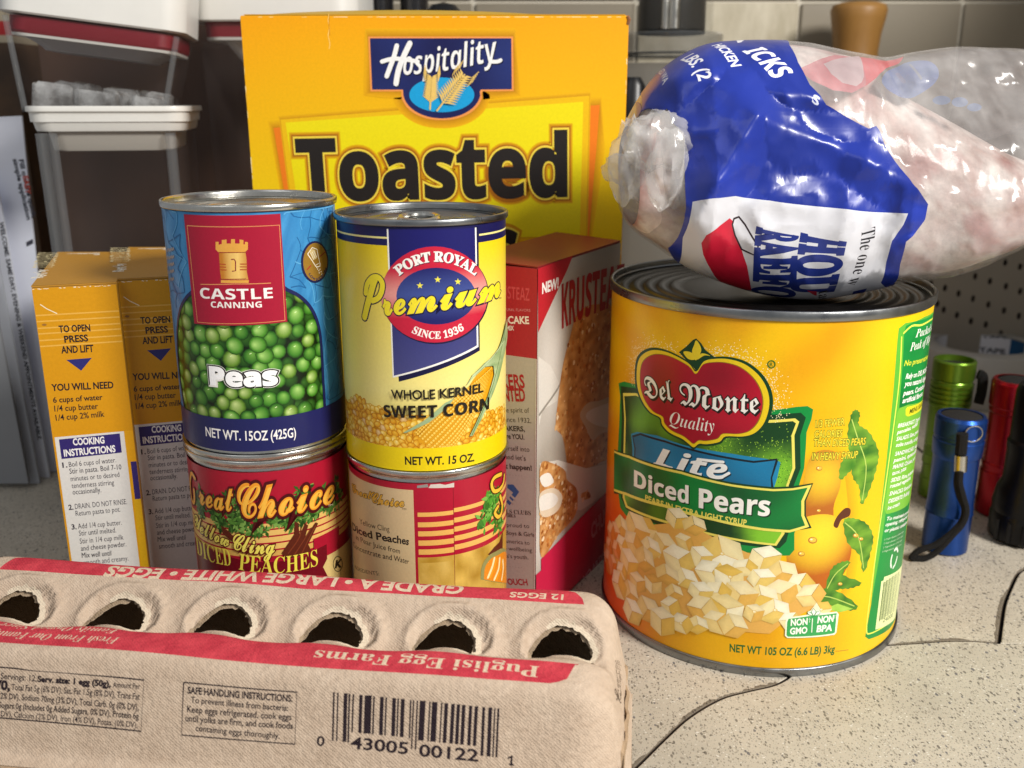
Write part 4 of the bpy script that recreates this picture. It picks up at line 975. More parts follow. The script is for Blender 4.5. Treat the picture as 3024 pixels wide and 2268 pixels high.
A.poly([(690, 505), (745, 480), (812, 440), (810, 500), (790, 545), (820, 560), (860, 545), (870, 690), (700, 690)], '#a8142e')
A.rect(29, 30, 56, zat(s, C7, 800, 560), '#d9bf7c')
A.poly([(132, 500), (180, 540), (300, 590), (420, 612), (540, 608), (640, 585), (690, 560), (752, 530), (755, 600), (735, 640), (760, 690), (150, 690)], '#6d0c1c', fn=None)
A.stroke([(132, 500), (180, 540), (300, 590), (420, 612), (540, 608), (640, 585), (690, 560)], .5, '#a01a2e', sm=3)
for off, col in ((.075, '#4a0b12'), (.015, '#e8962a')):
    A.text('reat', (150, 335), (318, 372), 118, col, 'sc', off=off, mid=(228, 362), res=3)
    A.text('Choice', (340, 400), (788, 322), 170, col, 'sc', off=off, mid=(560, 388), res=3)
A.text('Choice', (343, 397), (785, 322), 158, '#f0b744', 'sc', off=-.006, mid=(560, 386), res=3); A.text('reat', (152, 333), (316, 370), 110, '#f0b744', 'sc', off=-.006, mid=(228, 360))
for w, c_ in ((3.2, '#4a0b12'), (1.9, '#eda63a')): A.stroke([(126, 215), (110, 190), (104, 230), (108, 290), (116, 330), (124, 320), (122, 270)], w, c_, sm=3)
for off, col in ((.06, '#5c0f16'), (.01, '#eede62')):
    A.text('Yellow', (128, 445), (285, 545), 70, col, 'sc', off=off, mid=(200, 505)); A.text('Cling', (303, 548), (508, 572), 82, col, 'sc', off=off, mid=(400, 572))
A.text('TM', (758, 350), (780, 345), 9, '#f3e6c0')
A.text('DICED', (140, 572), (302, 635), 78, '#eadb4e', 'sf', off=-.008, mid=(215, 617)); A.text('PEACHES', (335, 650), (712, 630), 80, '#eadb4e', 'sf', off=-.008, mid=(530, 668))
A.poly(el((805, 626), 23, 38), '#241c14'); A.poly(el((805, 626), 20, 34), '#d9bf7c'); A.text('K', (793, 645), (818, 640), 36, '#241c14', 'b', off=.03)
A.build('label', M['paperlabel'], peach_a, origin=(*PEA, 0))

s = cyl_surf(*CORN, R15, 0, 109); A = Art(s, circ_cuts(R15)); A.view(*C7)
A.rect(-math.pi * R15, 4, math.pi * R15, 102.6, '#ad1630')
ua = A.px([(1185, 500)])[0][0]; ub = A.px([(1368, 500)])[0][0]
A.rect(-58, 20, ua - .6, zat(s, C7, 1175, 272), '#d3b98d')
zys = zat(s, C7, 1280, 594)
A.rect(ua + .6, 20, 58, zys, '#c08f2c', fn=None)
A.cuts = A.cuts + ((0, 1, 6.0),)
A.rect(ua + .6, 20, 50, zys, '#c79a35', fn=lambda uv, c: mixc('#a87e22', '#e0b95a', nz(uv[:, 0], uv[:, 1], .12, 5) + .5))
A.rect(ua + .6, 20, ub, zat(s, C7, 1280, 620), '#c79a35', fn=lambda uv, c: mixc('#b38a2a', '#dcb862', nz(uv[:, 0], uv[:, 1], .15, 9) + .5))
for (y0_, y1_) in ((378, 398), (425, 448), (468, 492), (512, 537), (555, 580)):
    A.rect(ua + 1, zat(s, C7, 1280, y1_), ub - .15, zat(s, C7, 1280, y0_), '#e6b25c')
    A.rect(ub + .15, zat(s, C7, 1280, y1_) + .9, 58, zat(s, C7, 1280, y0_) + .9, '#e6b25c')
A.uvstroke([(ub, 20), (ub, 102)], .22, '#7c1020')
sc = []
for x, y, rx_, ry_ in ((1545, 340, 40, 60), (1520, 400, 40, 50), (1590, 410, 25, 50), (1560, 300, 30, 30)):
    u = A.px([(x, y)])[0]; sc.append((u[0], u[1], A.mm((x, y), (x + rx_ * .6, y)), A.mm((x, y), (x, y + ry_))))
leafy(A, sc, 60, 4.2, 9, cols=('#2f6a1e', '#4f9a30', '#76b04a', '#3c7a28'))
for w, c_ in ((3.0, '#4a2a10'), (1.8, '#ecbc3c')):
    A.stroke([(1590, 195), (1560, 210), (1545, 240), (1555, 275), (1580, 270), (1600, 240), (1605, 200)], w, c_, sm=3); A.stroke([(1585, 300), (1595, 340), (1590, 385), (1575, 400), (1560, 380), (1575, 350)], w, c_, sm=3)
A.poly([(1600, 470), (1585, 520), (1560, 545), (1530, 580), (1560, 605), (1600, 570)], '#5a2417')
A.poly(spline([(1495, 700), (1500, 640), (1525, 595), (1560, 570), (1615, 560), (1620, 720)], 4), '#8f8a52'); A.poly(spline([(1510, 700), (1515, 645), (1540, 605), (1575, 585), (1620, 575), (1625, 720)], 4), '#e0861a')
for l in ([(1530, 690), (1550, 640), (1560, 600)], [(1560, 700), (1580, 650), (1585, 600)], [(1595, 700), (1602, 650), (1600, 610)]): A.stroke(l, 1.6, '#f6e0a8', sm=3); A.stroke([(x + 10, y) for x, y in l], .9, '#f0a01e', sm=3)
for off, col in ((.045, '#4a300c'), (.012, '#d9a53a')):
    A.text('Great', (880, 278), (972, 318), 42, col, 'sc', off=off, mid=(922, 302)); A.text('Choice', (970, 328), (1128, 352), 52, col, 'sc', off=off, mid=(1045, 346))
A.text('TM', (1118, 366), (1138, 368), 9, '#3a2a18')
tx = '#2b2420'
A.text('Yellow Cling', (915, 432), (1058, 472), 26, tx, mid=(985, 457)); A.text('Diced Peaches', (882, 460), (1148, 536), 36, tx, 'b', mid=(1010, 512))
A.text('in Pear Juice from', (898, 508), (1107, 578), 26, tx, mid=(998, 550)); A.text('Concentrate and Water', (886, 543), (1148, 628), 27, tx, mid=(1010, 596)); A.text('INGREDIENTS:', (893, 648), (1010, 682), 18, tx)
# scraped bare metal under the rim
A.poly([(1245, 262), (1255, 245), (1300, 242), (1325, 247), (1368, 236), (1368, 258), (1300, 262)], '#cfc6bc'); A.poly([(1190, 262), (1190, 250), (1240, 243), (1245, 258)], '#8f8d88')
A.build('label', M['paperlabel'], peach_b, origin=(*CORN, 0))
# ------------------------------------------------------------------ big pear can
PR = 77.7
s = cyl_surf(*PEAR, PR, 0, 180); A = Art(s, ((1, 0, PR * math.radians(3)), (0, 1, 6.0)), step=.008)
VA = (1740, 760, 1.2964); VB = (1820, 900, 2.0733)
A.view(*VA)
ctr = A.px([(430, 620)])[0]
def pear_bg(uv, c):
    dx = uv[:, 0] - ctr[0]; dy = uv[:, 1] - ctr[1]; a = np.arctan2(dy, dx); r = np.hypot(dx, dy)
    ray = .5 + .5 * np.sin(a * 13 + nz(uv[:, 0], uv[:, 1], .02, 4) * 3); n = nz(uv[:, 0], uv[:, 1], .03, 9)
    t = np.clip(.25 + ray * .4 * np.clip(r / 60, 0, 1) + n * .7, 0, 1); C = mixc('#f0be0c', '#dc9208', t)
    edge = np.clip((-uv[:, 0] - 55) / 35, 0, 1) * np.clip((120 - uv[:, 1]) / 60, 0, 1); C = C * (1 - edge[:, None]) + np.array(lin('#dd5a12')) * edge[:, None]
    bot = np.clip((uv[:, 0] - 8) / 30, 0, 1)[:, None]; return C * (1 - bot * .7) + np.array(lin('#f4cc14')) * bot * .7
A.rect(-math.pi * PR, 4.2, math.pi * PR, 172.8, '#f0b80a', fn=pear_bg)
# pear and leaves
def shade(c1, c2, cx_, cy_, r, pw=1.0):
    u = A.px([(cx_, cy_)])[0]; return lambda uv, c: mixc(c1, c2, (np.hypot(uv[:, 0] - u[0], uv[:, 1] - u[1]) / r) ** pw)
A.glow([(800, 850), (790, 1300), (960, 1300), (1000, 1050), (960, 760)], 5, '#e9a010', '#f4bf0c', sm=True)
A.poly([(850, 760), (930, 740), (965, 790), (960, 880), (935, 960), (940, 1080), (880, 1150), (820, 1060), (815, 900)], '#d9892a', sm=True, fn=shade('#f0c52c', '#b4641c', 895, 840, 15, 1.6))
A.poly([(800, 1010), (870, 985), (940, 990), (990, 1030), (1005, 1100), (990, 1180), (950, 1240), (880, 1290), (800, 1290), (760, 1200), (760, 1080)], '#d9861a', sm=True, fn=shade('#f9d630', '#b85f10', 880, 1060, 21, 1.8))
A.poly([(935, 1025), (950, 990), (980, 960), (1000, 965), (995, 990), (965, 1005), (950, 1035)], '#5b2c16', sm=True)
def leafp(pts, a='#2f6b1c', b='#7fae32', spine=None):
    A.poly(pts, a, fn=lambda uv, c: mixc(a, b, nz(uv[:, 0], uv[:, 1], .22, 7) + .45))
    if spine: A.stroke(spine, .5, '#b9cf62', sm=4)
def serr(pts, amp=4, n=5):
    P = spline(pts, n, True); out = []
    for i, p in enumerate(P):
        q = P[(i + 1) % len(P)]; d = np.array(q) - p; l = np.hypot(*d) + 1e-6; nn = np.array([d[1], -d[0]]) / l; out.append((p[0] + nn[0] * amp * (i % 2), p[1] + nn[1] * amp * (i % 2)))
    return out
leafp(serr([(1000, 615), (1018, 585), (1035, 600), (1030, 640), (1070, 670), (1105, 740), (1100, 800), (1075, 880), (1043, 945), (1035, 880), (1010, 840), (1000, 760), (990, 690)]), spine=[(1005, 620), (1030, 700), (1060, 800), (1045, 930)])
leafp(serr([(960, 850), (965, 790), (1000, 750), (1020, 790), (990, 825)]), '#3c7a1c', '#86b436')
leafp(serr([(975, 1010), (1010, 1000), (1060, 1020), (1085, 1070), (1075, 1130), (1050, 1205), (1035, 1140), (990, 1090)]), spine=[(978, 1015), (1030, 1070), (1050, 1190)])
leafp(serr([(905, 1290), (925, 1200), (960, 1170), (998, 1167), (970, 1215), (1040, 1245), (1000, 1265), (950, 1270)]), '#2a641a', '#6ba22c', spine=[(905, 1280), (940, 1215), (990, 1172)])
leafp(serr([(835, 1290), (880, 1270), (950, 1280), (1025, 1335), (990, 1350), (930, 1330), (870, 1330)]), '#2a641a', '#6ba22c', spine=[(840, 1295), (920, 1300), (1015, 1335)])
leafp([(900, 1345), (950, 1325), (1010, 1345), (960, 1358)], '#8fc03a', '#b5d860')
for (x, y, r) in ((880, 808, 11), (878, 970, 8), (855, 1083, 16), (812, 1135, 12), (1020, 1065, 10), (1040, 1078, 8), (960, 1250, 8)):
    A.ell((x, y), r * 1.1, r * .8, '#b8742a'); A.ell((x + 1, y - 1), r * .85, r * .55, '#f1c24a'); A.ell((x - r * .3, y - r * .2), r * .3, r * .2, '#fff3c8', 8)
# shield
A.view(*VB)
grn = '#0e8a3c'; dkg = '#0b3d1f'
def stip(uv, c):
    n = nz(uv[:, 0], uv[:, 1], .045, 12); return mixc('#123f1c', '#7fc02e', np.clip(n * 1.6 + .35, 0, 1) ** 1.5)
A.poly([(15, 480), (50, 470), (110, 485), (500, 560), (960, 645), (1100, 625), (1170, 620), (1205, 640), (1195, 700), (1165, 780), (1160, 880), (1150, 1000), (1120, 1100), (1120, 1300), (1090, 1400), (1090, 1500), (1060, 1535), (960, 1535), (400, 1420), (60, 1290), (25, 1240), (15, 1160), (10, 900), (20, 700), (25, 560)], grn)
A.poly([(28, 498), (110, 508), (500, 600), (960, 672), (1130, 660), (1160, 690), (1125, 800), (1128, 1000), (1085, 1110), (1080, 1300), (1040, 1450), (1000, 1490), (400, 1390), (60, 1250), (30, 1180), (25, 1000), (35, 700)], dkg)
A.poly([(42, 540), (120, 540), (500, 640), (940, 705), (1095, 695), (1120, 715), (1090, 800), (1095, 1000), (1055, 1105), (1030, 1400), (980, 1475), (400, 1360), (60, 1240), (40, 1180), (45, 900), (50, 700)], '#e9dc63')
A.poly([(50, 560), (120, 556), (500, 655), (940, 722), (1080, 712), (1100, 725), (1072, 800), (1078, 1000), (1040, 1105), (1010, 1400), (970, 1462), (400, 1345), (70, 1230), (52, 1180), (55, 900), (60, 700)], '#2c6b22', fn=stip)
dots = A.px([(rnd.uniform(560, 1070), rnd.uniform(730, 1090)) for _ in range(600)])          # stippled dots on the shield
for q in dots: A.raw([(q[0] + .24 * math.cos(a), q[1] + .24 * math.sin(a)) for a in (0, 1.57, 3.14, 4.71)], [(0, 1, 2), (0, 2, 3)], '#0f3f1e' if rnd.random() < .6 else '#a6d63c')
# blue Lite panel
A.poly([(92, 790), (130, 778), (250, 800), (420, 860), (700, 910), (900, 940), (990, 955), (1005, 965), (985, 1060), (965, 1120), (700, 1100), (100, 930), (100, 880)], '#1c83b0')
A.poly([(98, 800), (150, 785), (300, 830), (560, 905), (840, 955), (985, 940), (990, 955), (955, 1060), (962, 1122), (700, 1110), (110, 935), (112, 880)], '#0e1f2a')
A.poly([(106, 812), (150, 798), (300, 843), (560, 918), (840, 968), (975, 952), (945, 1060), (948, 1125), (700, 1120), (116, 935), (120, 880)], '#15719e', fn=lambda uv, c: mixc('#11597f', '#1a82b2', nz(uv[:, 0], uv[:, 1], .04, 2) + .5))
for dx, dy, col in ((6, 8, '#0d2c3d'), (0, 0, '#eef0ee')):
    A.text('Lite', (238 + dx, 980 + dy), (672 + dx, 1068 + dy), 118, col, 'bi', off=.006, mid=(455 + dx, 1040 + dy), shear=.12)
    A.stroke([(235 + dx, 975 + dy), (300 + dx, 985 + dy), (350 + dx, 1020 + dy)], 1.6, col, sm=3); A.stroke([(640 + dx, 1058 + dy), (690 + dx, 1030 + dy)], 1.3, col)
    A.stroke([(500 + dx, 945 + dy), (655 + dx, 962 + dy)], 1.3, col)
# ribbon
A.poly([(-10, 885), (80, 915), (400, 1010), (700, 1085), (960, 1115), (1080, 1110), (1205, 1090), (1160, 1200), (1160, 1290), (1195, 1365), (1060, 1385), (900, 1370), (600, 1310), (300, 1230), (60, 1160), (-12, 1155)], dkg)
A.poly([(-10, 892), (80, 923), (400, 1020), (700, 1097), (960, 1127), (1080, 1122), (1195, 1100), (1150, 1200), (1150, 1290), (1180, 1358), (1060, 1393), (900, 1382), (600, 1322), (300, 1240), (60, 1165), (-12, 1140)], '#e9dc63')
A.poly([(-10, 905), (80, 938), (400, 1035), (700, 1110), (960, 1140), (1080, 1134), (1170, 1118), (1132, 1200), (1132, 1290), (1155, 1350), (1060, 1378), (900, 1366), (600, 1306), (300, 1222), (60, 1148), (-12, 1125)], '#0f7a36', fn=lambda uv, c: mixc('#0b5226', '#12863c', nz(uv[:, 0], uv[:, 1], .05, 21) + .55))
for k, (dx, dy, col) in enumerate(((7, 8, '#0a2e18'), (0, 0, '#f2f0e8'))):
    A.text('Diced', (112 + dx, 1108 + dy), (442 + dx, 1215 + dy), 100, col, 'b', off=.01, mid=(275 + dx, 1172 + dy)); A.text('Pears', (508 + dx, 1240 + dy), (935 + dx, 1292 + dy), 118, col, 'b', off=.01, mid=(720 + dx, 1272 + dy))
A.text('PEARS IN EXTRA LIGHT SYRUP', (180, 1195), (795, 1350), 36, '#e9dc63', 'b', mid=(480, 1290), track=1.05)
# badge
badge = [(490, 400), (440, 345), (330, 285), (240, 262), (175, 275), (130, 320), (115, 400), (120, 500), (150, 590), (200, 660), (262, 695), (275, 740), (320, 790), (400, 830), (440, 860), (475, 885), (510, 862), (560, 865), (640, 850), (680, 815), (790, 815), (870, 790), (930, 720), (960, 610), (945, 510), (890, 420), (800, 350), (700, 320), (610, 318), (540, 335)]
bu = np.array(A.px(badge)); bc_ = bu.mean(0)
for _ in range(1500):
    i = rnd.randrange(len(bu)); p = bu[i] + (bu[(i + 1) % len(bu)] - bu[i]) * rnd.random(); d = p - bc_; d /= np.linalg.norm(d); q = p + d * abs(rnd.gauss(0, 3.6)) + [rnd.uniform(-1.2, 1.2), rnd.uniform(-1.2, 1.2)]
    if i in range(7, 22) : continue
    r_ = .24; A.raw([(q[0] + r_ * math.cos(a), q[1] + r_ * math.sin(a)) for a in (0, 1.57, 3.14, 4.71)], [(0, 1, 2), (0, 2, 3)], '#fff2c0')
def inset(k): return [tuple(bc_ + (p - bc_) * k) for p in np.array(spline(bu, 4, True))]
A.uvpoly(inset(1.0), dkg)
A.poly([(385, 290), (430, 255), (470, 215), (490, 206), (520, 235), (545, 275), (600, 318), (560, 340), (490, 400), (430, 340)], dkg)
A.uvpoly(inset(.955), '#e8c81c'); A.uvpoly(inset(.885), '#8b6a1a'); A.uvpoly(inset(.872), '#b0102a', fn=lambda uv, c: mixc('#8c0d22', '#c0122e', nz(uv[:, 0], uv[:, 1], .04, 33) + .55))
for l in ([(488, 340), (465, 290), (478, 245), (490, 218), (512, 245), (520, 285)], [(480, 335), (440, 330), (412, 290), (440, 285), (470, 300)], [(498, 335), (540, 310), (575, 312), (540, 298), (515, 302)]): A.poly(l, '#e8cf2a', sm=True)
for dx, dy, off, col in ((7, 9, .03, '#1d1412'), (0, 0, .035, '#2a1a14'), (0, 0, .0, '#f0ede4')):
    A.text('Del', (168 + dx, 552 + dy), (350 + dx, 588 + dy), 122, col, 'fr', off=off, mid=(258 + dx, 580 + dy)); A.text('Monte', (383 + dx, 603 + dy), (872 + dx, 665 + dy), 132, col, 'fr', off=off, mid=(630 + dx, 648 + dy))
A.text('Quality', (325, 722), (605, 778), 78, '#f0ede4', 'sfi', off=-.014, mid=(465, 762))
A.stroke(el((950, 364), 22, 22, 16), .5, '#2c6b22', closed=True); A.text('R', (941, 377), (959, 377), 26, '#2c6b22')
# diced fruit
def cube(c, sz, a, k):
    u = np.array(c); ca = [np.array([math.cos(a + j * 2.094) * sz, math.sin(a + j * 2.094) * sz * .86]) for j in range(3)]
    cols = k; f = lambda i, j: [tuple(u), tuple(u + ca[i]), tuple(u + ca[i] + ca[j]), tuple(u + ca[j])]
    ca[0] *= rnd.uniform(.7, 1.1); ca[1] *= rnd.uniform(.7, 1.1)
    for (i_, j_), cl in (((0, 1), cols[0]), ((1, 2), cols[1]), ((2, 0), cols[2])):
        q = f(i_, j_); c2 = np.array(lin(cl)); w_ = [1.0, rnd.uniform(.86, 1.0), rnd.uniform(.72, .95), rnd.uniform(.86, 1.05)]
        m_ = np.mean(q, 0); v_ = [tuple(np.array(p_) * .975 + m_ * .025) for p_ in q]; q = [tuple(np.array(v_[k]) * (1 - t_) + np.array(v_[(k + 1) % 4]) * t_) for k in range(4) for t_ in (.0, .5)]
        cv = np.array([c2 * (w_[k // 2] + w_[((k + 1) // 2) % 4]) / 2 * [1, .97, .9] if k % 2 else c2 * w_[k // 2] for k in range(8)] + [np.minimum(c2 * 1.04, 1)])
        s_ = np.array(q + [tuple(m_)]); A.raw(s_, [(k, (k + 1) % 8, 8) for k in range(8)], cv)
A.view(*VA)
region = A.px([(62, 1100), (80, 1040), (130, 1005), (210, 1010), (250, 1030), (330, 995), (400, 1010), (440, 1080), (560, 1085), (620, 1120), (700, 1145), (760, 1190), (830, 1260), (905, 1310), (900, 1350), (800, 1380), (740, 1430), (690, 1475), (600, 1450), (540, 1455), (470, 1430), (330, 1440), (250, 1370), (170, 1360), (110, 1290), (90, 1200), (60, 1150)])
A.poly([(62, 1110), (80, 1060), (130, 1025), (330, 1015), (400, 1030), (560, 1110), (700, 1165), (830, 1280), (890, 1320), (740, 1400), (690, 1440), (540, 1425), (330, 1410), (170, 1330), (90, 1200)], '#e0ac55')
x0, y0 = region.min(0); x1, y1 = region.max(0)
pts = [p for p in poisson((x0, y0, x1, y1), 8.4, 400, seed=8) if inpoly(p, region)]; pts.sort(key=lambda p: -p[1])
for p in pts:
    t_ = rnd.random(); left = p[0] < x0 + 26
    top, lt, rt_ = (('#f5ecc8', '#f0dc9e', '#e6c05a'), ('#f8f3d8', '#f2e3ae', '#e8c86c'), ('#f2e3b4', '#ebd088', '#e2b256'))[rnd.randrange(3)]
    if left: top, lt, rt_ = '#f0c89a', '#e8a468', '#dd8a3c'
    cube(p, rnd.choice((6.4, 7.4, 8.6, 9.8)) * rnd.uniform(.9, 1.1), math.radians(30) + rnd.uniform(-.9, .9), rnd.sample((top, lt, rt_), 3) if rnd.random() < .15 else (top, lt, rt_))
for _ in range(9):
    p = pts[rnd.randrange(len(pts))]; A.ball(p, 1.1, .9, '#d9a53a', '#f0d68a', '#fffbe6', n=8)
# badge NON GMO | NON BPA
A.poly([(751, 1392), (757, 1376), (835, 1366), (838, 1352), (880, 1348), (888, 1360), (945, 1354), (953, 1364), (944, 1434), (936, 1443), (757, 1455), (748, 1446)], '#eaf3d8')
A.poly([(757, 1394), (762, 1382), (842, 1371), (945, 1360), (938, 1434), (930, 1438), (760, 1450), (754, 1444)], '#3aa255')
for l in ([(858, 1372), (848, 1356), (857, 1342), (867, 1355)], [(856, 1371), (838, 1366), (833, 1354), (848, 1358)], [(860, 1371), (880, 1364), (884, 1350), (868, 1356)]): A.poly(l, '#f3f7e6'); A.stroke(l, .3, '#2a8a44', closed=True)
A.stroke([(853, 1380), (850, 1434)], .4, '#f3f7e6')
for t_, a_, b_ in (('NON', (771, 1408), (833, 1403)), ('GMO', (768, 1441), (832, 1436)), ('NON', (872, 1398), (931, 1392)), ('BPA', (869, 1432), (925, 1427))): A.text(t_, a_, b_, 25, '#f5f8ea', 'b', off=.01)
A.text('†', (838, 1392), (846, 1391), 14, '#f5f8ea'); A.text('††', (933, 1378), (946, 1377), 12, '#f5f8ea')
A.text('NET WT 105 OZ (6.6 LB) 3kg', (538, 1508), (938, 1512), 30, '#20652c', 'b', mid=(740, 1523))
A.stroke([(942, 1508), (970, 1506), (992, 1502)], .35, '#a3702a')
for i, (t_, a_, b_) in enumerate((('1/3 FEWER', (866, 651), (977, 641)), ('CALORIES', (861, 690), (967, 686)), ('THAN DICED PEARS', (857, 722), (1056, 716)), ('IN HEAVY SYRUP', (852, 775), (1026, 767)))):
    A.text(t_, a_, b_, 28, '#55640f', off=.062); A.text(t_, a_, b_, 28, '#f3dc3a', off=.004)
# right hand panel
A.view(2580, 700, 1.5946)
u = lambda l: [tuple(p) for p in A.px(l)]
A.poly([(118, 430), (150, 405), (200, 395), (240, 375), (296, 345), (262, 700), (215, 1100), (175, 1400), (130, 1640), (118, 1680), (30, 1800), (-20, 1830), (-10, 1700), (20, 1400), (60, 1050), (90, 750), (112, 480)], '#5fb53a')
VA_ = A.vw; A.view(*VA)
A.poly([(1213, 262), (1240, 248), (1270, 240), (1310, 222), (1328, 215), (1280, 620), (1220, 1100), (1180, 1370), (1150, 1420), (1070, 1462), (1056, 1452), (1075, 1350), (1110, 1150), (1150, 880), (1185, 600), (1200, 400), (1205, 290)], '#0f8a3a', fn=lambda uv, c: mixc('#0c7632', '#14973f', nz(uv[:, 0], uv[:, 1], .05, 3) + .5))
A.stroke([(1204, 290), (1236, 262), (1275, 258), (1328, 225)], .9, '#e9ee5a', sm=4); A.stroke([(1196, 305), (1186, 480), (1150, 760), (1105, 1080), (1075, 1300), (1062, 1420), (1075, 1440), (1140, 1405), (1170, 1370)], .75, '#e9ee5a', sm=5)
A.view(2580, 700, 1.5946)
A.poly([(110, 830), (122, 805), (160, 790), (232, 765), (240, 770), (200, 1100), (175, 1215), (160, 1260), (60, 1305), (50, 1280), (75, 1080), (100, 900)], '#7bbf3a', sm=False)
A.poly([(150, 812), (158, 800), (238, 765), (235, 805), (160, 845), (150, 838)], '#ecdf2c')
A.text('MENU SUGG', (168, 832), (240, 795), 18, '#3c4a10', 'b')
for t_, a_, b_, c_, st_ in (('Packed at', (196, 473), (283, 440), 32, 'sfi'), ('Peak of Ripe', (170, 538), (280, 490), 34, 'sfi')): A.text(t_, a_, b_, c_, '#f3f3ea', st_)
A.text('No preservatives -', (143, 607), (262, 570), 24, '#dfe23c', 'bi')
for t_, a_, b_ in (('Rely on DEL MONTE', (150, 668), (257, 632)), ('you nature’s highest', (145, 703), (254, 668)), ('pears. Contains no', (139, 747), (244, 705)), ('artificial flavors.', (134, 782), (228, 745))): A.text(t_, a_, b_, 22, '#f3f3ea', 'bi', off=.01)
for t_, a_, b_ in (('BREAKFAST: Yogurt', (113, 898), (214, 860)), ('pancakes, waffles', (110, 928), (205, 885)), ('SALADS: Slaw, greens', (105, 960), (208, 918)), ('soba noodle, cottage', (103, 988), (205, 950)), ('SANDWICHES: Wraps', (98, 1030), (202, 985)), ('panini, quesadilla', (93, 1060), (198, 1010)), ('MAINS: Chicken, pork', (88, 1092), (192, 1045)), ('tacos, pizza', (84, 1122), (150, 1095)), ('SIDES: Rice, potatoes', (80, 1155), (185, 1105)), ('roasted vegetables', (76, 1182), (172, 1140)), ('SNACKS: Smoothies', (72, 1218), (176, 1170)), ('DESSERTS: Pudding', (68, 1253), (165, 1208)), ('ice cream', (64, 1285), (120, 1262))):
    A.text(t_, a_, b_, 17, '#f3f3ea', 'bi', off=.005, res=2)
for t_, a_, b_ in (('To maintain product', (58, 1335), (165, 1290)), ('opening, refrigerate in', (54, 1362), (160, 1315)), ('or plastic container.', (50, 1390), (156, 1345))): A.text(t_, a_, b_, 15, '#f3f3ea', 'bi', res=2)
for k in range(4): A.text('† Ingredients of the type', (48 - k * 3, 1428 + k * 19), (140 - k * 4, 1388 + k * 20), 8, '#cfe6c4', res=1)
rc_ = A.px([(97, 1512)])[0]
for k in range(3):
    a0_ = k * 2.094 + .5; A.uvstroke([(rc_[0] + 4 * math.cos(a0_ + t_), rc_[1] + 5 * math.sin(a0_ + t_)) for t_ in (0, .5, 1.0, 1.4)], 1.5, '#e6efe0')
A.poly([(50, 1600), (138, 1535), (128, 1610), (120, 1640), (35, 1660)], '#e9efb0')
A.view(*VA)
A.poly([(1118, 1240), (1195, 1185), (1172, 1375), (1095, 1425)], '#e9efb0')
for k in range(17):
    t_ = k / 16; A.stroke([(1128 + 60 * t_, 1245 - 42 * t_), (1110 + 58 * t_, 1392 - 40 * t_)], .45 if k % 3 else .8, '#3c5a24')
A.text('24000', (1122, 1398), (1160, 1375), 14, '#3c5a24')
A.build('label', M['paperlabel'], pear_can, origin=(*PEAR, 0))

# ------------------------------------------------------------------ cereal box front
VC = (680, 0, 1.8131)
s = plane_surf((cx0, CY, 0), (1, 0, 0), (0, 0, 1), CWD, CH); A = Art(s, step=.02, base=.06); A.view(*VC)
A.cuts = ((1, 0, 12.0), (0, 1, 12.0), (.7071, .7071, 12 * .7071))
A.rect(.3, 1, CWD - .3, CH - .5, '#f2aa06', fn=lambda uv, c: mixc('#f0c80c', '#f3a303', (uv[:, 1] - CH + 95) / 95 + .15 * nz(uv[:, 0], uv[:, 1], .01, 3)))
A.stroke([(528, 75), (524, 110), (531, 150), (524, 190), (534, 235), (530, 262)], .35, '#f9d27a'); A.stroke([(531, 75), (528, 130), (534, 190)], .3, '#c98208')
org = [(232, 685), (1100, 622), (1978, 562), (1960, 800), (1920, 1269), (330, 1269)]
A.glow(org, 5, '#c27c08', '#f0b808'); A.poly(org, '#f0901c', fn=lambda uv, c: mixc('#f0a81c', '#ee7d1a', abs(uv[:, 0] - CWD / 2) / 85))
A.glow([(270, 640), (1922, 512), (1905, 1269), (352, 1269)], 2.2, '#c98a0a', '#ecb40c')
A.poly([(270, 640), (1922, 512), (1905, 1269), (352, 1269)], '#edbc0e'); A.poly([(296, 656), (1890, 545), (1872, 1269), (388, 1269)], '#ecd80c', fn=lambda uv, c: mixc('#e3c60a', '#eedc0e', (uv[:, 1] - CH + 180) / 100))
def logo(k):
    c = [(748, 205), (1505, 205), (1508, 478), (1342, 480)]; e = el((1133, 492), 208, 142, 24, .0, math.pi)
    pts = c + [(1336 if i == 0 else x, y) for i, (x, y) in enumerate(e)] + [(925, 480), (760, 480)]
    m_ = np.array([1130, 400]); return [(x + (k if x > m_[0] else -k), y + (k if y > 400 else -k)) for x, y in pts]
A.glow(logo(9), 4.5, '#b8780c', '#eeb00a'); A.poly(logo(9), '#f29a4e'); A.poly(logo(0), '#191c54', fn=lambda uv, c: mixc('#15174a', '#23306e', nz(uv[:, 0], uv[:, 1], .03, 8) + .4))
A.poly(el((1133, 508), 174, 93, 40), '#189fd8')
for dx, dy, col in ((5, 6, '#0d0f30'), (0, 0, '#f4f2ee')):
    S_ = lambda l, w: A.stroke([(x + dx, y + dy) for x, y in l], w, col, sm=5)
    S_([(892, 245), (878, 300), (858, 355), (838, 408)], 2.6); S_([(962, 232), (925, 310), (900, 380), (888, 448)], 3.0); S_([(812, 330), (870, 315), (935, 318), (1005, 330)], 2.2)
    A.text('ospitality', (925 + dx, 402 + dy), (1440 + dx, 318 + dy), 128, col, 'bi', off=-.012, mid=(1170 + dx, 376 + dy), shear=.1, track=.95)
    S_([(1395, 330), (1430, 330), (1448, 322)], 2.0)
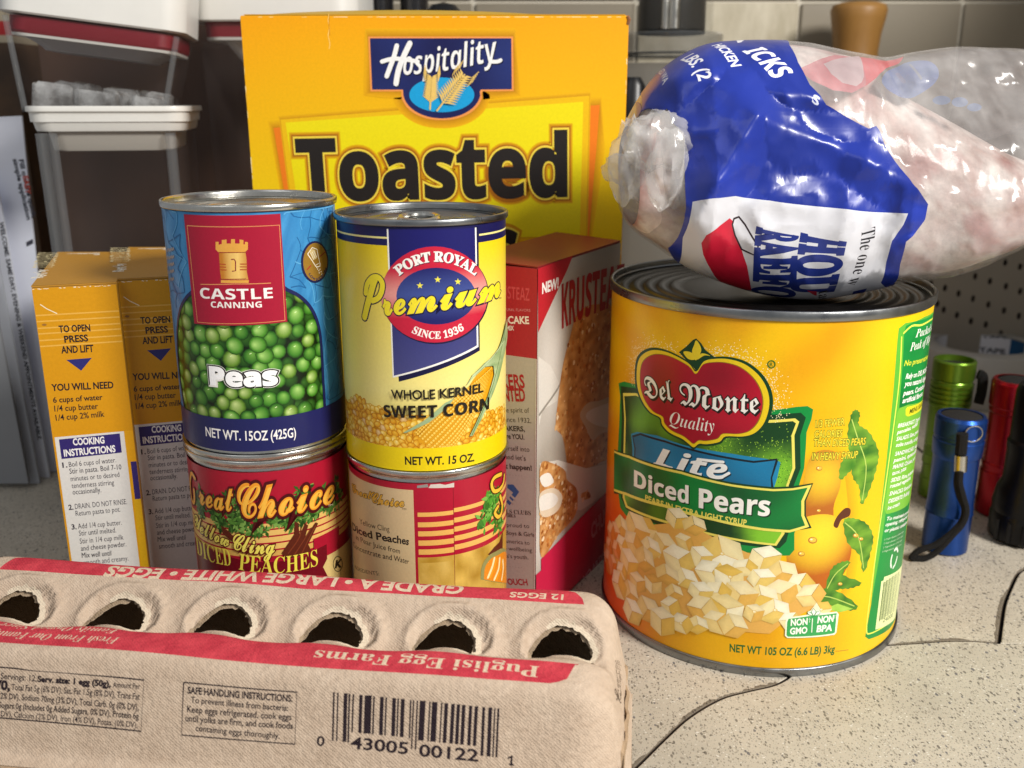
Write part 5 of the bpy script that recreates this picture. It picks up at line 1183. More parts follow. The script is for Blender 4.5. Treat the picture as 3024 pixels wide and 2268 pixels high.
for (bx_, by_, tx_, ty_, w) in ((1070, 585, 1080, 415, 44), (1108, 592, 1255, 400, 62)):
    d = np.array([tx_ - bx_, ty_ - by_], float); Lx = np.linalg.norm(d); d /= Lx; nx_ = np.array([-d[1], d[0]])
    A.stroke([(bx_, by_), (tx_, ty_)], .9, '#e9c46a')
    for k in range(13):
        for sg in (-1, 1):
            p = np.array([bx_, by_]) + d * Lx * (.22 + .75 * k / 13); q = p + nx_ * sg * w * (1 - .35 * k / 13) + d * 34; m_ = (p + q) / 2 + d * 3 - nx_ * sg * 4
            A.stroke([tuple(p), tuple(m_), tuple(q)], 1.25, '#ecc66c', taper=True)
            if k > 7: A.stroke([tuple(q), tuple(q + d * 46 + nx_ * sg * 10)], .35, '#ecc66c')
for off, col in ((.10, '#e0b00a'), (.085, '#cf8f0c'), (.068, '#a8660e'), (.05, '#f2d648'), (.026, '#231e1c')):
    A.text('Toasted', (378, 1072), (1798, 1046), 322, col, 'b', off=off - .008, res=4)
VS = A.vw; A.view(0, 0, 1)
for off, col in ((.085, '#cf8f0c'), (.05, '#f2d648'), (.026, '#231e1c')): A.text('Oats', (1130, 838), (1527, 832), 196, col, 'b', off=off - .008, res=4)
for _ in range(60):
    z_ = rnd.uniform(5, CH - 3); e_ = rnd.choice((.35, CWD - .5)); A.uvstroke([(e_, z_), (e_ + rnd.uniform(-.1, .1), z_ + rnd.uniform(1, 5))], rnd.uniform(.2, .45), rnd.choice(('#f6d58a', '#e8b43c', '#fae6b4')))
for _ in range(40): x_ = rnd.uniform(2, CWD - 6); A.uvstroke([(x_, CH - .75), (x_ + rnd.uniform(1, 5), CH - .75)], rnd.uniform(.2, .4), rnd.choice(('#f6d58a', '#fae6b4')))
A.build('front_print', M['carton'], cereal, origin=(cx0, CY, 0))

# ------------------------------------------------------------------ baking mix box
s = plane_surf((*kc, 0), (*kdir, 0), (0, 0, 1), KL, KZ); A = Art(s, step=.02, base=.06); A.cuts = ((1, 0, 6.0), (0, 1, 6.0), (.7071, .7071, 6 * .7071)); A.view(*C8)
A.rect(.2, 1, KL - .2, KZ - .5, '#b9b2a8', fn=lambda uv, c: mixc('#a39a8e', '#c9c3ba', nz(uv[:, 0], uv[:, 1], .03, 1) + .5))
A.poly([(218, 600), (270, 640), (310, 720), (300, 790), (235, 830), (220, 900)], '#d4cfc6'); A.stroke([(222, 850), (300, 740), (318, 690)], 1.5, '#8f8a80', sm=3)
def crumb(pts, n, seed, big=True):
    A.poly(pts, '#a8692e', sm=True, fn=lambda uv, c: mixc('#a5682f', '#d9a265', nz(uv[:, 0], uv[:, 1], .2, seed) + .5))
    U = A.px(pts); (xa, ya), (xb, yb) = U.min(0), U.max(0); r = random.Random(seed); P = [tuple(p) for p in A.px(spline(pts, 4, True))]
    for _ in range(n):
        p = (r.uniform(xa, xb), r.uniform(ya, yb))
        if not inpoly(p, P): continue
        q = r.random(); col = ('#d39a58', '#a8602a', '#e0b27a', '#ecd3ae', '#95531f', '#c47c3c')[int(q * 6)]; sz = r.uniform(.5, 1.9)
        A.uvpoly([(p[0] + sz * r.uniform(.6, 1.2) * math.cos(a), p[1] + sz * r.uniform(.5, 1.1) * math.sin(a)) for a in np.linspace(0, 6.28, 7)[:-1]], col)
crumb([(420, 388), (470, 376), (535, 400), (545, 700), (530, 1000), (480, 1058), (430, 1080), (372, 1112), (345, 1080), (322, 950), (292, 905), (300, 800), (322, 640), (352, 520), (378, 430)], 420, 4)
A.poly([(395, 850), (430, 800), (480, 790), (600, 760), (610, 940), (500, 925), (450, 960), (420, 905)], '#c9b59a', sm=True); A.poly([(420, 860), (460, 820), (600, 790), (600, 900), (480, 900)], '#ddd6cc', sm=True)
A.poly([(222, 1060), (300, 1045), (420, 1080), (520, 1060), (520, 1180), (400, 1260), (300, 1250), (225, 1200)], '#d6d0c6')
crumb([(225, 1065), (280, 1060), (330, 1090), (340, 1130), (378, 1165), (385, 1220), (370, 1290), (300, 1370), (228, 1462), (224, 1250)], 300, 7)
crumb([(400, 1190), (430, 1180), (440, 1205), (410, 1215)], 20, 9)
A.poly([(222, 1190), (280, 1165), (318, 1200), (300, 1260), (250, 1290), (222, 1270)], '#dcc9ae', sm=True); A.poly([(222, 1205), (270, 1185), (300, 1210), (280, 1245), (235, 1262), (222, 1255)], '#e6e0d6', sm=True); A.poly([(222, 1120), (260, 1100), (280, 1140), (240, 1160)], '#e9e3d8', sm=True)
A.poly([(227, 1470), (300, 1395), (400, 1290), (510, 1180), (620, 1080), (620, 1640), (229, 1640)], '#c01f44')
A.uvpoly([(0, 1.5), (KL, 1.5), (KL, 30), (0, 30)], '#c01f44')
A.poly([(215, 224), (366, 166), (340, 230), (216, 497)], '#b3202c')
A.text('NEW!', (234, 330), (302, 305), 46, '#f0e9e2', 'b', off=.01)
A.text('KRUSTEAZ', (318, 478), (600, 372), 175, '#a01f2a', 'b', off=.01, mid=(440, 420))
A.text('CHURRO', (444, 1385), (700, 1270), 62, '#d98a96', 'b'); A.text('NO ARTIFICIAL', (408, 1572), (640, 1420), 26, '#e09aa6', 'b')
A.build('front_print', M['carton'], krust, origin=(*kc, 0), rz=krz)
s = plane_surf((kc[0] + kn[0] * KD, kc[1] + kn[1] * KD, 0), (-kn[0], -kn[1], 0), (0, 0, 1), KD, KZ); A = Art(s, step=.02, base=.06); A.view(*C8)
zr = zat(s, C8, 150, 603)
A.rect(.2, 1, KD - .2, zr, '#b7afa2'); A.rect(.2, zr, KD - .2, KZ - .5, '#ad2432')
for t_, a_, b_, c_, st_, col in (('KRUSTEAZ', (20, 345), (180, 362), 54, 'b', '#c94a54'), ('ARTIFICIAL & NATURAL FLAVORS', (-40, 400), (184, 408), 12, '', '#d98a90'), ('COFFEE CAKE', (-40, 455), (178, 460), 32, 'b', '#efe6de'), ('MIX', (83, 487), (113, 488), 20, 'b', '#efe6de'),
        ('BAKERS', (10, 732), (160, 735), 58, 'b', '#a8202a'), ('WANTED', (10, 790), (163, 792), 56, 'b', '#a8202a'), ('the spirit of', (60, 840), (180, 842), 22, '', '#3c352e'), ('since 1932,', (68, 880), (188, 886), 22, '', '#3c352e'), ('BAKERS,', (60, 918), (160, 922), 22, 'b', '#3c352e'),
        ('are YOU.', (72, 952), (158, 957), 22, 'b', '#3c352e'), ('yourself into', (50, 1002), (181, 1010), 22, '', '#3c352e'), ('and let’s', (75, 1040), (165, 1048), 22, '', '#3c352e'), ('it happen!', (72, 1080), (190, 1090), 22, 'b', '#3c352e'), ('GIRLS CLUBS', (40, 1272), (187, 1282), 18, 'sf', '#2c2824'), ('AMERICA', (60, 1288), (122, 1292), 13, 'sf', '#2c2824'),
        ('is proud to', (60, 1330), (180, 1338), 18, '', '#3c352e'), ('Boys & Girls', (80, 1365), (204, 1375), 18, '', '#3c352e'), ('America to', (70, 1400), (181, 1410), 18, '', '#3c352e'), ('the wellbeing', (50, 1430), (192, 1441), 18, '', '#3c352e'), ('America’s youth.', (10, 1460), (176, 1472), 18, '', '#3c352e'), ('STAY IN TOUCH', (-40, 1575), (173, 1583), 26, 'b', '#a8202a')):
    A.text(t_, a_, b_, c_, col, st_)
for y in (1108, 1502): A.text('. . . . . . .', (70, y), (148, y + 6), 10, '#7a6a60')
A.poly([(85, 1150), (110, 1150), (136, 1182), (95, 1240), (80, 1225), (110, 1185), (85, 1165)], '#3c5f8f'); A.stroke([(80, 1180), (120, 1215)], 1.2, '#b7afa2'); A.stroke([(80, 1200), (112, 1232)], 1.2, '#b7afa2')
A.uvstroke([(KD - .4, 2), (KD - .4, zr)], .5, '#d9d2c6')
A.build('side_print', M['carton'], krust, origin=(*kc, 0), rz=krz)

# ------------------------------------------------------------------ pasta boxes
pd_ = np.array([math.cos(prz), math.sin(prz)])
s = plane_surf((*pa, 0), (*pd_, 0), (0, 0, 1), PWD, PZ); A = Art(s, step=.02, base=.06); A.view(*C5)
A.rect(.15, 1, PWD - .15, PZ - .4, '#d0910c')
for i, y in enumerate((382, 412, 445, 472, 505, 534)): z_ = zat(s, C5, 300, y - 4); A.rect(.3, z_ - .32, PWD - .3, z_ + .32, '#e0ab48')
zw = zat(s, C5, 420, 968); A.rect(1.0, 2, PWD - 4.2, zw, '#d6d3cd'); A.rect(PWD - 4.2, 2, PWD - .2, zw, '#d99c12')
z1, z2 = zat(s, C5, 650, 1100), zat(s, C5, 660, 1285); A.rect(PWD - 2.8, z2, PWD - .2, z1, '#33286a'); A.rect(PWD - 3.4, 2, PWD - .2, z2, '#d9a81c')
A.poly([(325, 602), (450, 592), (398, 655)], '#2b2a6e')
bk = '#241a20'
A.text('TO OPEN', (291, 467), (443, 460), 34, bk, 'b'); A.text('PRESS', (318, 517), (432, 510), 34, bk, 'b'); A.text('AND LIFT', (303, 570), (459, 562), 36, bk, 'b')
A.text('YOU WILL NEED', (256, 754), (556, 740), 34, bk, 'b'); A.text('6 cups of water', (262, 812), (503, 797), 28, bk, off=.015)
A.text('1/4 cup butter', (268, 855), (481, 842), 30, bk, off=.01); A.text('1/4 cup 2% milk', (275, 900), (512, 880), 30, bk, off=.01)
A.poly([(289, 992), (587, 962), (597, 1056), (302, 1088)], '#2f2468')
A.text('COOKING', (360, 1020), (512, 1010), 34, '#efece8', 'b'); A.text('INSTRUCTIONS', (316, 1075), (566, 1052), 34, '#efece8', 'b')
for t_, a_, b_ in (('1.', (308, 1130), (330, 1128)), ('2.', (338, 1337), (360, 1335)), ('3.', (353, 1433), (375, 1431))): A.text(t_, a_, b_, 26, '#2c2836', 'b')
for t_, a_, b_ in (('Boil 6 cups of water.', (339, 1127), (570, 1104)), ('Stir in pasta. Boil 7-10', (342, 1160), (596, 1138)), ('minutes or to desired', (348, 1197), (586, 1175)), ('tenderness stirring', (352, 1231), (560, 1214)), ('occasionally.', (357, 1262), (497, 1250)),
        ('DRAIN. DO NOT RINSE.', (369, 1333), (623, 1308)), ('Return pasta to pot.', (372, 1367), (591, 1345)), ('Add 1/4 cup butter.', (383, 1430), (597, 1410)), ('Stir until melted.', (388, 1464), (570, 1447)), ('Stir in 1/4 cup milk', (392, 1503), (606, 1482)), ('and cheese powder.', (398, 1538), (620, 1515)), ('Mix well until', (402, 1572), (546, 1560)), ('smooth and creamy.', (410, 1608), (630, 1585))):
    A.text(t_, a_, b_, 27, '#2c2836', res=2)
A.stroke([(197, 330), (230, 352), (280, 375)], .4, '#efe3c0'); A.ell((217, 430), 12, 6, '#9a6a2a')
for _ in range(26): A.uvstroke([(x_ := rnd.uniform(.3, PWD - .6), PZ - rnd.uniform(.5, .9)), (x_ + rnd.uniform(.3, 1.2), PZ - rnd.uniform(.4, .9))], .25, '#e9dcc0')
A.build('front_print', M['carton'], pasta1, origin=(*pa, 0), rz=prz)
pn = np.array([-pd_[1], pd_[0]])
s = Surf(lambda u, v: np.stack([pa[0] + pd_[0] * u + pn[0] * v, pa[1] + pd_[1] * u + pn[1] * v, PZ + .75 + v / 88 * (1.35 + (1 - u / PWD) * 1.5)], 1), (-2, PWD + 2, -2, 90)); A = Art(s, step=.02, base=.08); A.view(*C5)
A.rect(.2, .3, PWD - .2, 87, '#b5822a')
A.ell((432, 175), 92, 22, '#d8d4cc'); A.ell((432, 175), 84, 19, '#e4e0da'); A.text('Mac', (400, 182), (465, 180), 12, '#7a7a8c', 'sc', off=.02)
for t_, a_, b_, c_ in (('MACARONI &', (395, 142), (400, 86), 22), ('CHEESE DINNER', (478, 145), (482, 78), 26), ('Best by', (222, 200), (238, 160), 12)): A.text(t_, a_, b_, c_, '#e4dccb', 'b')
A.text('COOKED & READY', (268, 150), (290, 75), 18, '#d9c99a')
A.build('top_print', M['carton'], pasta1, origin=(*pa, 0), rz=prz)
pasta2 = pasta1.copy(); COL.objects.link(pasta2); pasta2.location = (pa2[0] / 1000, pa2[1] / 1000, 0); pasta2['label'] = 'ochre macaroni box beside the peas can, partly hidden behind it'
for ch in list(pasta1.children): c = ch.copy(); COL.objects.link(c); c.parent = pasta2

# ------------------------------------------------------------------ mail lettering
for (t, s, og), lines in zip(mails, (
        [('Fill out the quick,', (56, 472), (96, 645), 13, '#3c3c48', ''), ('simple application', (38, 470), (80, 650), 13, '#3c3c48', ''), ('EASY', (68, 520), (77, 575), 15, '#c04a3c', 'b')],
        [('WELCOME. SAME DAY, EVENING & WEEKEND APPOINTMENTS AVAILABLE.', (-2, 655), (112, 1300), 12, '#34343c', 'b')], [], [])):
    A = Art(s, base=.0, step=.02); A.view(0, 0, 1)
    for t_, a_, b_, c_, col, st_ in lines:
        a_, b_ = A.px([a_, b_]); U_ = s.map(np.array([a_, b_])); d = (U_[1] - U_[0]); L_ = np.linalg.norm(d)
        v, tr, _ = glyphs(t_, '', .03, 2); x0, x1 = v[:, 0].min(), v[:, 0].max(); k = 1 / (x1 - x0)
        W_ = s.map(np.array([[0, 0], [1, 0], [0, 1]])); lu, lv = np.linalg.norm(W_[1] - W_[0]), np.linalg.norm(W_[2] - W_[0])
        dm = np.array([(b_[0] - a_[0]) * lu, (b_[1] - a_[1]) * lv]); dm /= np.linalg.norm(dm); nm = np.array([dm[1], -dm[0]]); h = c_ / 4.2 / .7
        P = a_ + np.outer((v[:, 0] - x0) * k, b_ - a_) + np.outer(v[:, 1] * h, nm / [lu, lv]); A.raw(P, tr, col)
    if lines: A.stroke([(78, 722), (98, 712)], .012, '#3c3c48') if 'rear' in t['label'] else None; A.build('print', M['envelope'], t, origin=og, extra=.15)
# ------------------------------------------------------------------ egg carton
cc = np.array([-100.5, 339.7]); ca_ = math.radians(-7.3); eu = np.array([math.cos(ca_), math.sin(ca_)]); ev = np.array([-eu[1], eu[0]])
PROF = [(50, 26.5), (45.5, 27.5), (43.5, 33), (40.5, 48), (38, 60), (36, 66.5), (31.5, 69.8), (25, 69.8), (20.5, 68.3), (15, 65.5), (8, 62.5), (1, 61), (-5, 62), (-10, 64.8), (-14, 66.3), (-21, 66), (-27, 65), (-30.5, 62), (-33.5, 54), (-37.5, 41), (-40.5, 31), (-42.3, 28), (-46.5, 26.5)]
pf = np.array(spline(PROF, 6)); ps = np.concatenate([[0], np.cumsum(np.hypot(*np.diff(pf, axis=0).T))]); SL = ps[-1]
HC_ = [-108, -62, -16, 30, 76, 121.5]
def carton_fn(u, s_):
    v = np.interp(s_, ps, pf[:, 0]); z = np.interp(s_, ps, pf[:, 1]); t = np.maximum(np.abs(u) - 128, 0)
    ang = np.minimum(t / 13, 1.35); rest = np.maximum(t - 13 * 1.35, 0); dx = 13 * np.sin(ang) + rest * math.cos(1.35); drop = 13 * (1 - np.cos(ang)) + rest * math.sin(1.35)
    mid = (np.abs(v) < 24) & (z > 50); inr = np.clip((138 - np.abs(u)) / 8, 0, 1)
    w = np.minimum(np.abs((u - HC_[0] + 23) % 46 - 23), 23); btw = .5 - .5 * np.cos(np.pi * w / 23)
    rel = -11 * btw ** 1.2 * np.exp(-((v + 3.0) / 6.5) ** 2) - 2.5 * btw * np.exp(-((v - 10) / 7) ** 2)
    for hc in HC_:
        du = u - hc; q = np.sqrt((du / 16.5) ** 2 + ((v - 6.8) / 11.3) ** 2); rel = rel - 3.0 * np.clip((1 - q) / .14, 0, 1) * np.clip((v + 1) / 6, 0, 1)
        rel = rel + 1.3 * np.exp(-((q - 1.08) / .12) ** 2) * np.clip((v + 4) / 6, 0, 1)
    z = z + rel * inr * mid
    g = np.exp(-((s_ - (ps[np.argmin(np.abs(pf[:, 0] + 31.3))] + .06 * (u + 60) * 0)) / 1.6) ** 2) * np.clip((u + 82) / 8, 0, 1) * np.clip((-40 - u) / 8, 0, 1); z = z - g * 1.2
    z = 27 + (z - 27) * np.clip(1 - drop / 42.5, 0, 1) + .5 * np.sin(u * .05 + s_ * .03) * np.clip((z - 30) / 20, 0, 1)
    x = np.sign(u) * (np.minimum(np.abs(u), 128) + dx); xx = np.clip(np.abs(x) - 124, 0, 23.5); r = 24
    v = v * (43 - r + np.sqrt(r * r - xx * xx)) / 43
    return np.stack([cc[0] + eu[0] * x + ev[0] * v, cc[1] + eu[1] * x + ev[1] * v, z], 1)
UEND = 128 + 17.5 + 33.0
s = Surf(carton_fn, (-UEND, UEND, 0, SL), grid=(260, 110), flip=-1, gdom=(-UEND, UEND, 44, SL))
A = Art(s, grid_cuts(2.3, 1.9), step=.01, base=0.0)
cart = thing('egg_carton', 'grey brown pulp egg carton with red stripes, lying in front of the stacked cans', 'egg carton', (*cc, 0), rz=ca_)
def s_of_v(v): return float(np.interp(-v, -pf[24:-24, 0], ps[24:-24]))
def hole(hc, k=1.0, seed=0, jag=.5):
    r = random.Random(seed); base = spline([(-14.5, 2.2), (-13.6, 7.5), (-10, 12.5), (-4, 15.6), (2, 15.2), (6.5, 12.8), (9.5, 9.2), (10.5, 5), (9.6, .2), (5, -1.7), (-1, -2.3), (-7, -1.6), (-11.5, 0)], 5, True)
    out = []
    for i, (x, y) in enumerate(base):
        j = jag * (1.0 if 15 < i < 42 else .4) * (.4 + r.random()); x = x * k + r.uniform(-j, j) * .7; y = 6.5 + (y - 6.5) * k + r.uniform(-j, j) * .7; out.append((hc + x, s_of_v(y)))
    return out
holes_ = [hole(h, 1, 20 + i, .7) for i, h in enumerate(HC_)]
slot = [(HC_[5] + x, s_of_v(y)) for x, y in ((8.5, -2.2), (11, -1), (12.2, -2.5), (10.5, -5.2), (8, -6.2), (5, -6.4))]
pulpc = '#bda68c'
def pulp_fn(uv, c): return mixc('#b39d88', '#cbb7a2', nz(uv[:, 0], uv[:, 1], .09, 5) * .3 + nz(uv[:, 0], uv[:, 1], .45, 2) * .4 + .5)
A.gridrect(-UEND, .1, UEND, SL - .1, pulpc, pulp_fn, holes_ + [slot])
for i, hc in enumerate(HC_):                     # torn fibre edge
    P = holes_[i]; n = len(P); c_ = np.mean(P, 0); sel = list(range(12, 48)); o_ = [P[k % n] for k in sel]; r = random.Random(i)
    q = [tuple(c_ + (np.array(p) - c_) * (1.10 + .10 * math.sin(math.pi * j / len(sel)) + r.uniform(-.012, .012))) for j, p in enumerate(o_)]
    v_ = o_ + q; m_ = len(o_); tr = [t_ for k in range(m_ - 1) for t_ in ((k, k + 1, m_ + k + 1), (k, m_ + k + 1, m_ + k))]; A.raw(v_, tr, '#d2c2ab')
K1 = (0, 1600, 2.212); K2 = (900, 1600, 2.212)
def P_(l, k): return [(x / k[2] + k[0], y / k[2] + k[1]) for x, y in l]
A.view(0, 0, 1)
red = '#bf3642'
def red_fn(uv, c): return mixc('#b23340', '#cc4650', nz(uv[:, 0], uv[:, 1], .14, 6) * .7 + nz(uv[:, 0], uv[:, 1], .8, 2) * .4 + .5)
def wob(l, sd): r = random.Random(sd); return [(x + r.uniform(-1, 1), y + r.uniform(-1.2, 1.2)) for x, y in l]
up_ = P_([(0, 172), (45, 135), (100, 105), (180, 88), (400, 100)], K1) + P_([(0, 208)], K2) + P_([(600, 238), (1200, 268), (1560, 286), (1700, 300), (1770, 330), (1812, 372), (1826, 410)], K2)
lo_ = P_([(1700, 405), (1200, 372), (600, 340), (0, 308)], K2) + P_([(1400, 262), (700, 222), (0, 182)], K1) + P_([(-300, 170), (-300, 200)], K1)
A.poly(wob(up_ + lo_, 1), red, fn=red_fn)
up2 = P_([(-300, 500), (0, 510), (700, 556), (1400, 605), (2212, 655)], K1) + P_([(600, 700), (1200, 752), (1786, 796), (1782, 830), (1760, 865), (1715, 898), (1660, 915), (1600, 922)], K2)
lo2 = P_([(1200, 896), (600, 856), (0, 818)], K2) + P_([(1400, 764), (700, 702), (0, 655), (-300, 640)], K1)
q2 = np.array(A.px(wob(up2 + lo2, 2))); q2[:len(up2) - 3, 1] = np.clip(q2[:len(up2) - 3, 1], 96.5, 101); q2[:5, 1] = 96.8; q2[5:9, 1] = np.maximum(q2[5:9, 1], 96.8); A.uvpoly([tuple(p) for p in q2], red, fn=red_fn)
cream = '#d3bda3'
def T2(t_, a_, ka, b_, kb, cap, st_, col=cream, off=0.0, **k): A.text(t_, P_([a_], ka)[0], P_([b_], kb)[0], cap, col, st_, off=off, uvh=k.pop('uvh'), **k)
mmv = lambda a_, b_, K=K2: A.mm(P_([a_], K)[0], P_([b_], K)[0])
T2('GRADE A • LARGE WHITE • EGGS', (1042, 288), K2, (728, 158), K1, 24, 'b', uvh=mmv((700, 268), (700, 322)) * .97, off=.004)
T2('12 EGGS', (1690, 345), K2, (1346, 328), K2, 16, 'b', uvh=mmv((1500, 333), (1500, 368)), off=-.005)
T2('Puglisi Egg Farms', (1535, 815), K2, (76, 708), K2, 34, 'sf', uvh=mmv((800, 768), (800, 836)), off=-.004)
T2('Fresh From Our Family', (940, 672), K1, (-60, 595), K1, 20, 'sfi', uvh=4.0, off=-.012, vset=104.6)
T2('Family Owned Since 1', (920, 590), K1, (-30, 520), K1, 20, 'sfi', uvh=3.6, off=-.012, vset=98.6)
ink = '#2b2228'
def box_(l, K, w): A.stroke(P_(l, K), w, ink, closed=True)
box_([(-200, 800), (940, 904), (922, 1238), (-200, 1132)], K1, .55); box_([(1200, 918), (1938, 982), (1927, 1322), (1186, 1262)], K1, .5)
def L1(t_, a_, b_, cap, off=.01, st_=''): A.text(t_, P_([a_], K1)[0], P_([b_], K1)[0], cap / K1[2], ink, st_, off=off)
L1('Servings: 12,', (5, 895), (238, 912), 42, .012); L1('Serv. size: 1 egg (50g),', (246, 914), (722, 948), 40, .05); L1('Amount Per', (738, 950), (915, 962), 38)
L1('70,', (-30, 962), (62, 968), 62, .05); L1('Total Fat 5g (6% DV), Sat. Fat 1.5g (8% DV), Trans Fat', (75, 968), (912, 1032), 42, .012)
L1('2% DV), Sodium 70mg (3% DV), Total Carb. 0g (0% DV),', (2, 1024), (905, 1102), 42, .014); L1('Sugars 0g (Includes 0g Added Sugars, 0% DV), Protein 6g', (-8, 1084), (905, 1158), 42, .014)
L1('DV), Calcium (2% DV), Iron (4% DV), Potas. (0% DV).', (6, 1140), (898, 1216), 40, .008)
L1('SAFE HANDLING INSTRUCTIONS:', (1226, 990), (1908, 1045), 46, .03); L1('To prevent illness from bacteria:', (1246, 1050), (1882, 1105), 42, .012); L1('Keep eggs refrigerated, cook eggs', (1222, 1112), (1903, 1165), 44, .012)
L1('until yolks are firm, and cook foods', (1212, 1172), (1912, 1222), 44, .012); L1('containing eggs thoroughly.', (1277, 1236), (1826, 1286), 42, .01)
# barcode
bars = [(185, 197), (212, 222), (255, 280), (286, 298), (312, 323), (357, 379), (392, 438), (447, 458), (492, 517), (527, 538), (572, 597), (605, 616), (628, 654), (687, 698), (706, 716), (731, 741), (752, 790), (813, 823), (832, 868), (890, 900), (913, 938), (957, 981), (993, 1016), (1027, 1051), (1073, 1095), (1110, 1133), (1160, 1179), (1200, 1225), (1237, 1247), (1258, 1272)]
r = random.Random(4)
for a_, b_ in bars:
    ty = 982 + (a_ - 185) * .0985; long_ = a_ < 300 or 690 < a_ < 745 or a_ > 1150; ln = (318 if a_ < 300 else 312) if long_ else (250 if a_ < 660 else 252)
    sk = -8 * (a_ < 700) - 13 * (a_ >= 700); by = ty + ln + (8 if a_ > 690 else 0)
    A.poly(P_([(a_, ty), (b_, ty + 1), (b_ + sk + r.uniform(-1, 1), by + 1), (a_ + sk, by)], K2), ink)
for t_, a_, b_, cap in (('0', (78, 1330), (125, 1335), 66), ('43005', (300, 1348), (670, 1388), 80), ('00122', (748, 1400), (1130, 1435), 82)):
    A.text(t_, P_([a_], K2)[0], P_([b_], K2)[0], cap / K2[2], ink, '', off=.018)
A.stroke(P_([(1332, 1412), (1352, 1396), (1348, 1455)], K2), .75, ink); A.stroke(P_([(1334, 1454), (1366, 1457)], K2), .6, ink)
# faint stamp on the right end
for k in range(9):
    x, y = 1920 + k * 4, 980 + k * 42; A.text('SELL BY JUN'[k % 8:k % 8 + 3] or 'BY', P_([(2045 - abs(k - 5) * 3, 800 + k * 30)], K2)[0], P_([(2068, 815 + k * 30)], K2)[0], 9, '#6a5a4c')
lid = A.build('lid', M['pulp'], cart, origin=(*cc, 0), rz=ca_)
B = Art(s, grid_cuts(3.2, 2.6), step=.01, base=-1.8)
B.gridrect(-UEND, .1, UEND, SL - .1, '#a8937a', None, [hole(h, .93, 50 + i, 1.0) for i, h in enumerate(HC_)])
B.build('lid_inner', M['pulp'], cart, origin=(*cc, 0), rz=ca_)
b = MB(); b.loft([(20.5, 286, 84, 18), (21.5, 293, 91, 20), (25.5, 296, 94, 22), (26.3, 294, 92, 21), (26.3, 280, 78, 18)], seg=8, cap=False)
for i in range(6):
    for j in (-1, 1):
        b.lathe([(.01, .6), (12, .4), (15, 2), (19.5, 14), (22, 24), (22.5, 25)], 28, (-116 + i * 46.4, j * 22, 0))
b.box(-140, 140, -40, 40, 16, 17.5)
b.build('tray', M['pulp_in'], cart, ang=50)
# torn flap at the right-hand end
fv, ff = [], []; r = random.Random(9); nfl = 30
for i in range(nfl + 1):
    v = -34 + 64 * i / nfl; top = 39 + r.uniform(-1.0, 1.0) + (3 if i > nfl - 4 else 0) - (8 if i < 4 else 0); x = 142.2 - 2.4 * ((v + 2) / 36) ** 2
    fv += [(x + 3.4, v, 20), (x + 2.6, v, 34), (x + 3.2 + .5 * math.sin(i), v, top), (x + 4.3 + .5 * math.sin(i), v, top - .4), (x + 4.2, v, 34), (x + 5.0, v, 20)]
for i in range(nfl):
    for k in range(5): a = i * 6 + k; ff.append((a, a + 1, a + 7, a + 6))
ff += [(0, 1, 2, 3, 4, 5), tuple(nfl * 6 + k for k in range(5, -1, -1))]
MB().add(fv, ff).build('end_flap', M['pulp_in'], cart, ang=40)

# ------------------------------------------------------------------ bag of frozen chicken
VG = (1760, 100, 1.75)
topP = [(118, 800), (128, 700), (140, 620), (165, 500), (205, 365), (260, 280), (330, 195), (430, 118), (560, 57), (700, 38), (870, 34), (990, 38), (1100, 50), (1250, 85), (1380, 108), (1480, 122), (1600, 100), (1700, 84), (1840, 68), (2000, 73), (2212, 82), (2350, 140), (2450, 300), (2490, 480), (2500, 600)]
botP = [(118, 820), (140, 930), (200, 1035), (330, 1130), (430, 1200), (560, 1268), (800, 1350), (1000, 1395), (1150, 1403), (1300, 1362), (1450, 1325), (1600, 1295), (1800, 1268), (1950, 1215), (2100, 1150), (2212, 1055), (2350, 900), (2450, 740), (2500, 620)]
tp = np.array([unY(x / VG[2] + VG[0], y / VG[2] + VG[1], 468) for x, y in topP])[:, [0, 2]]; bp = np.array([unY(x / VG[2] + VG[0], y / VG[2] + VG[1], 440) for x, y in botP])[:, [0, 2]]
bp[:, 0] = bp[:, 0] * 448 / 440
bp[0, 0] = tp[0, 0]; bp[-1, 0] = tp[-1, 0]
bp[:, 1] = np.maximum(bp[:, 1], 173.6)
def dense(p): q = np.array(spline(p, 6)); return q[np.argsort(q[:, 0])]
tp, bp = dense(tp), dense(bp); BX0, BX1 = tp[0, 0] + .3, tp[-1, 0] - .3
rid = []
def ridge(l, h, w): 
    P = [unY(x / VG[2] + VG[0], y / VG[2] + VG[1], 432) for x, y in l]
    for a_, b_ in zip(P, P[1:]): rid.append((a_[0], a_[2], b_[0], b_[2], h, w))
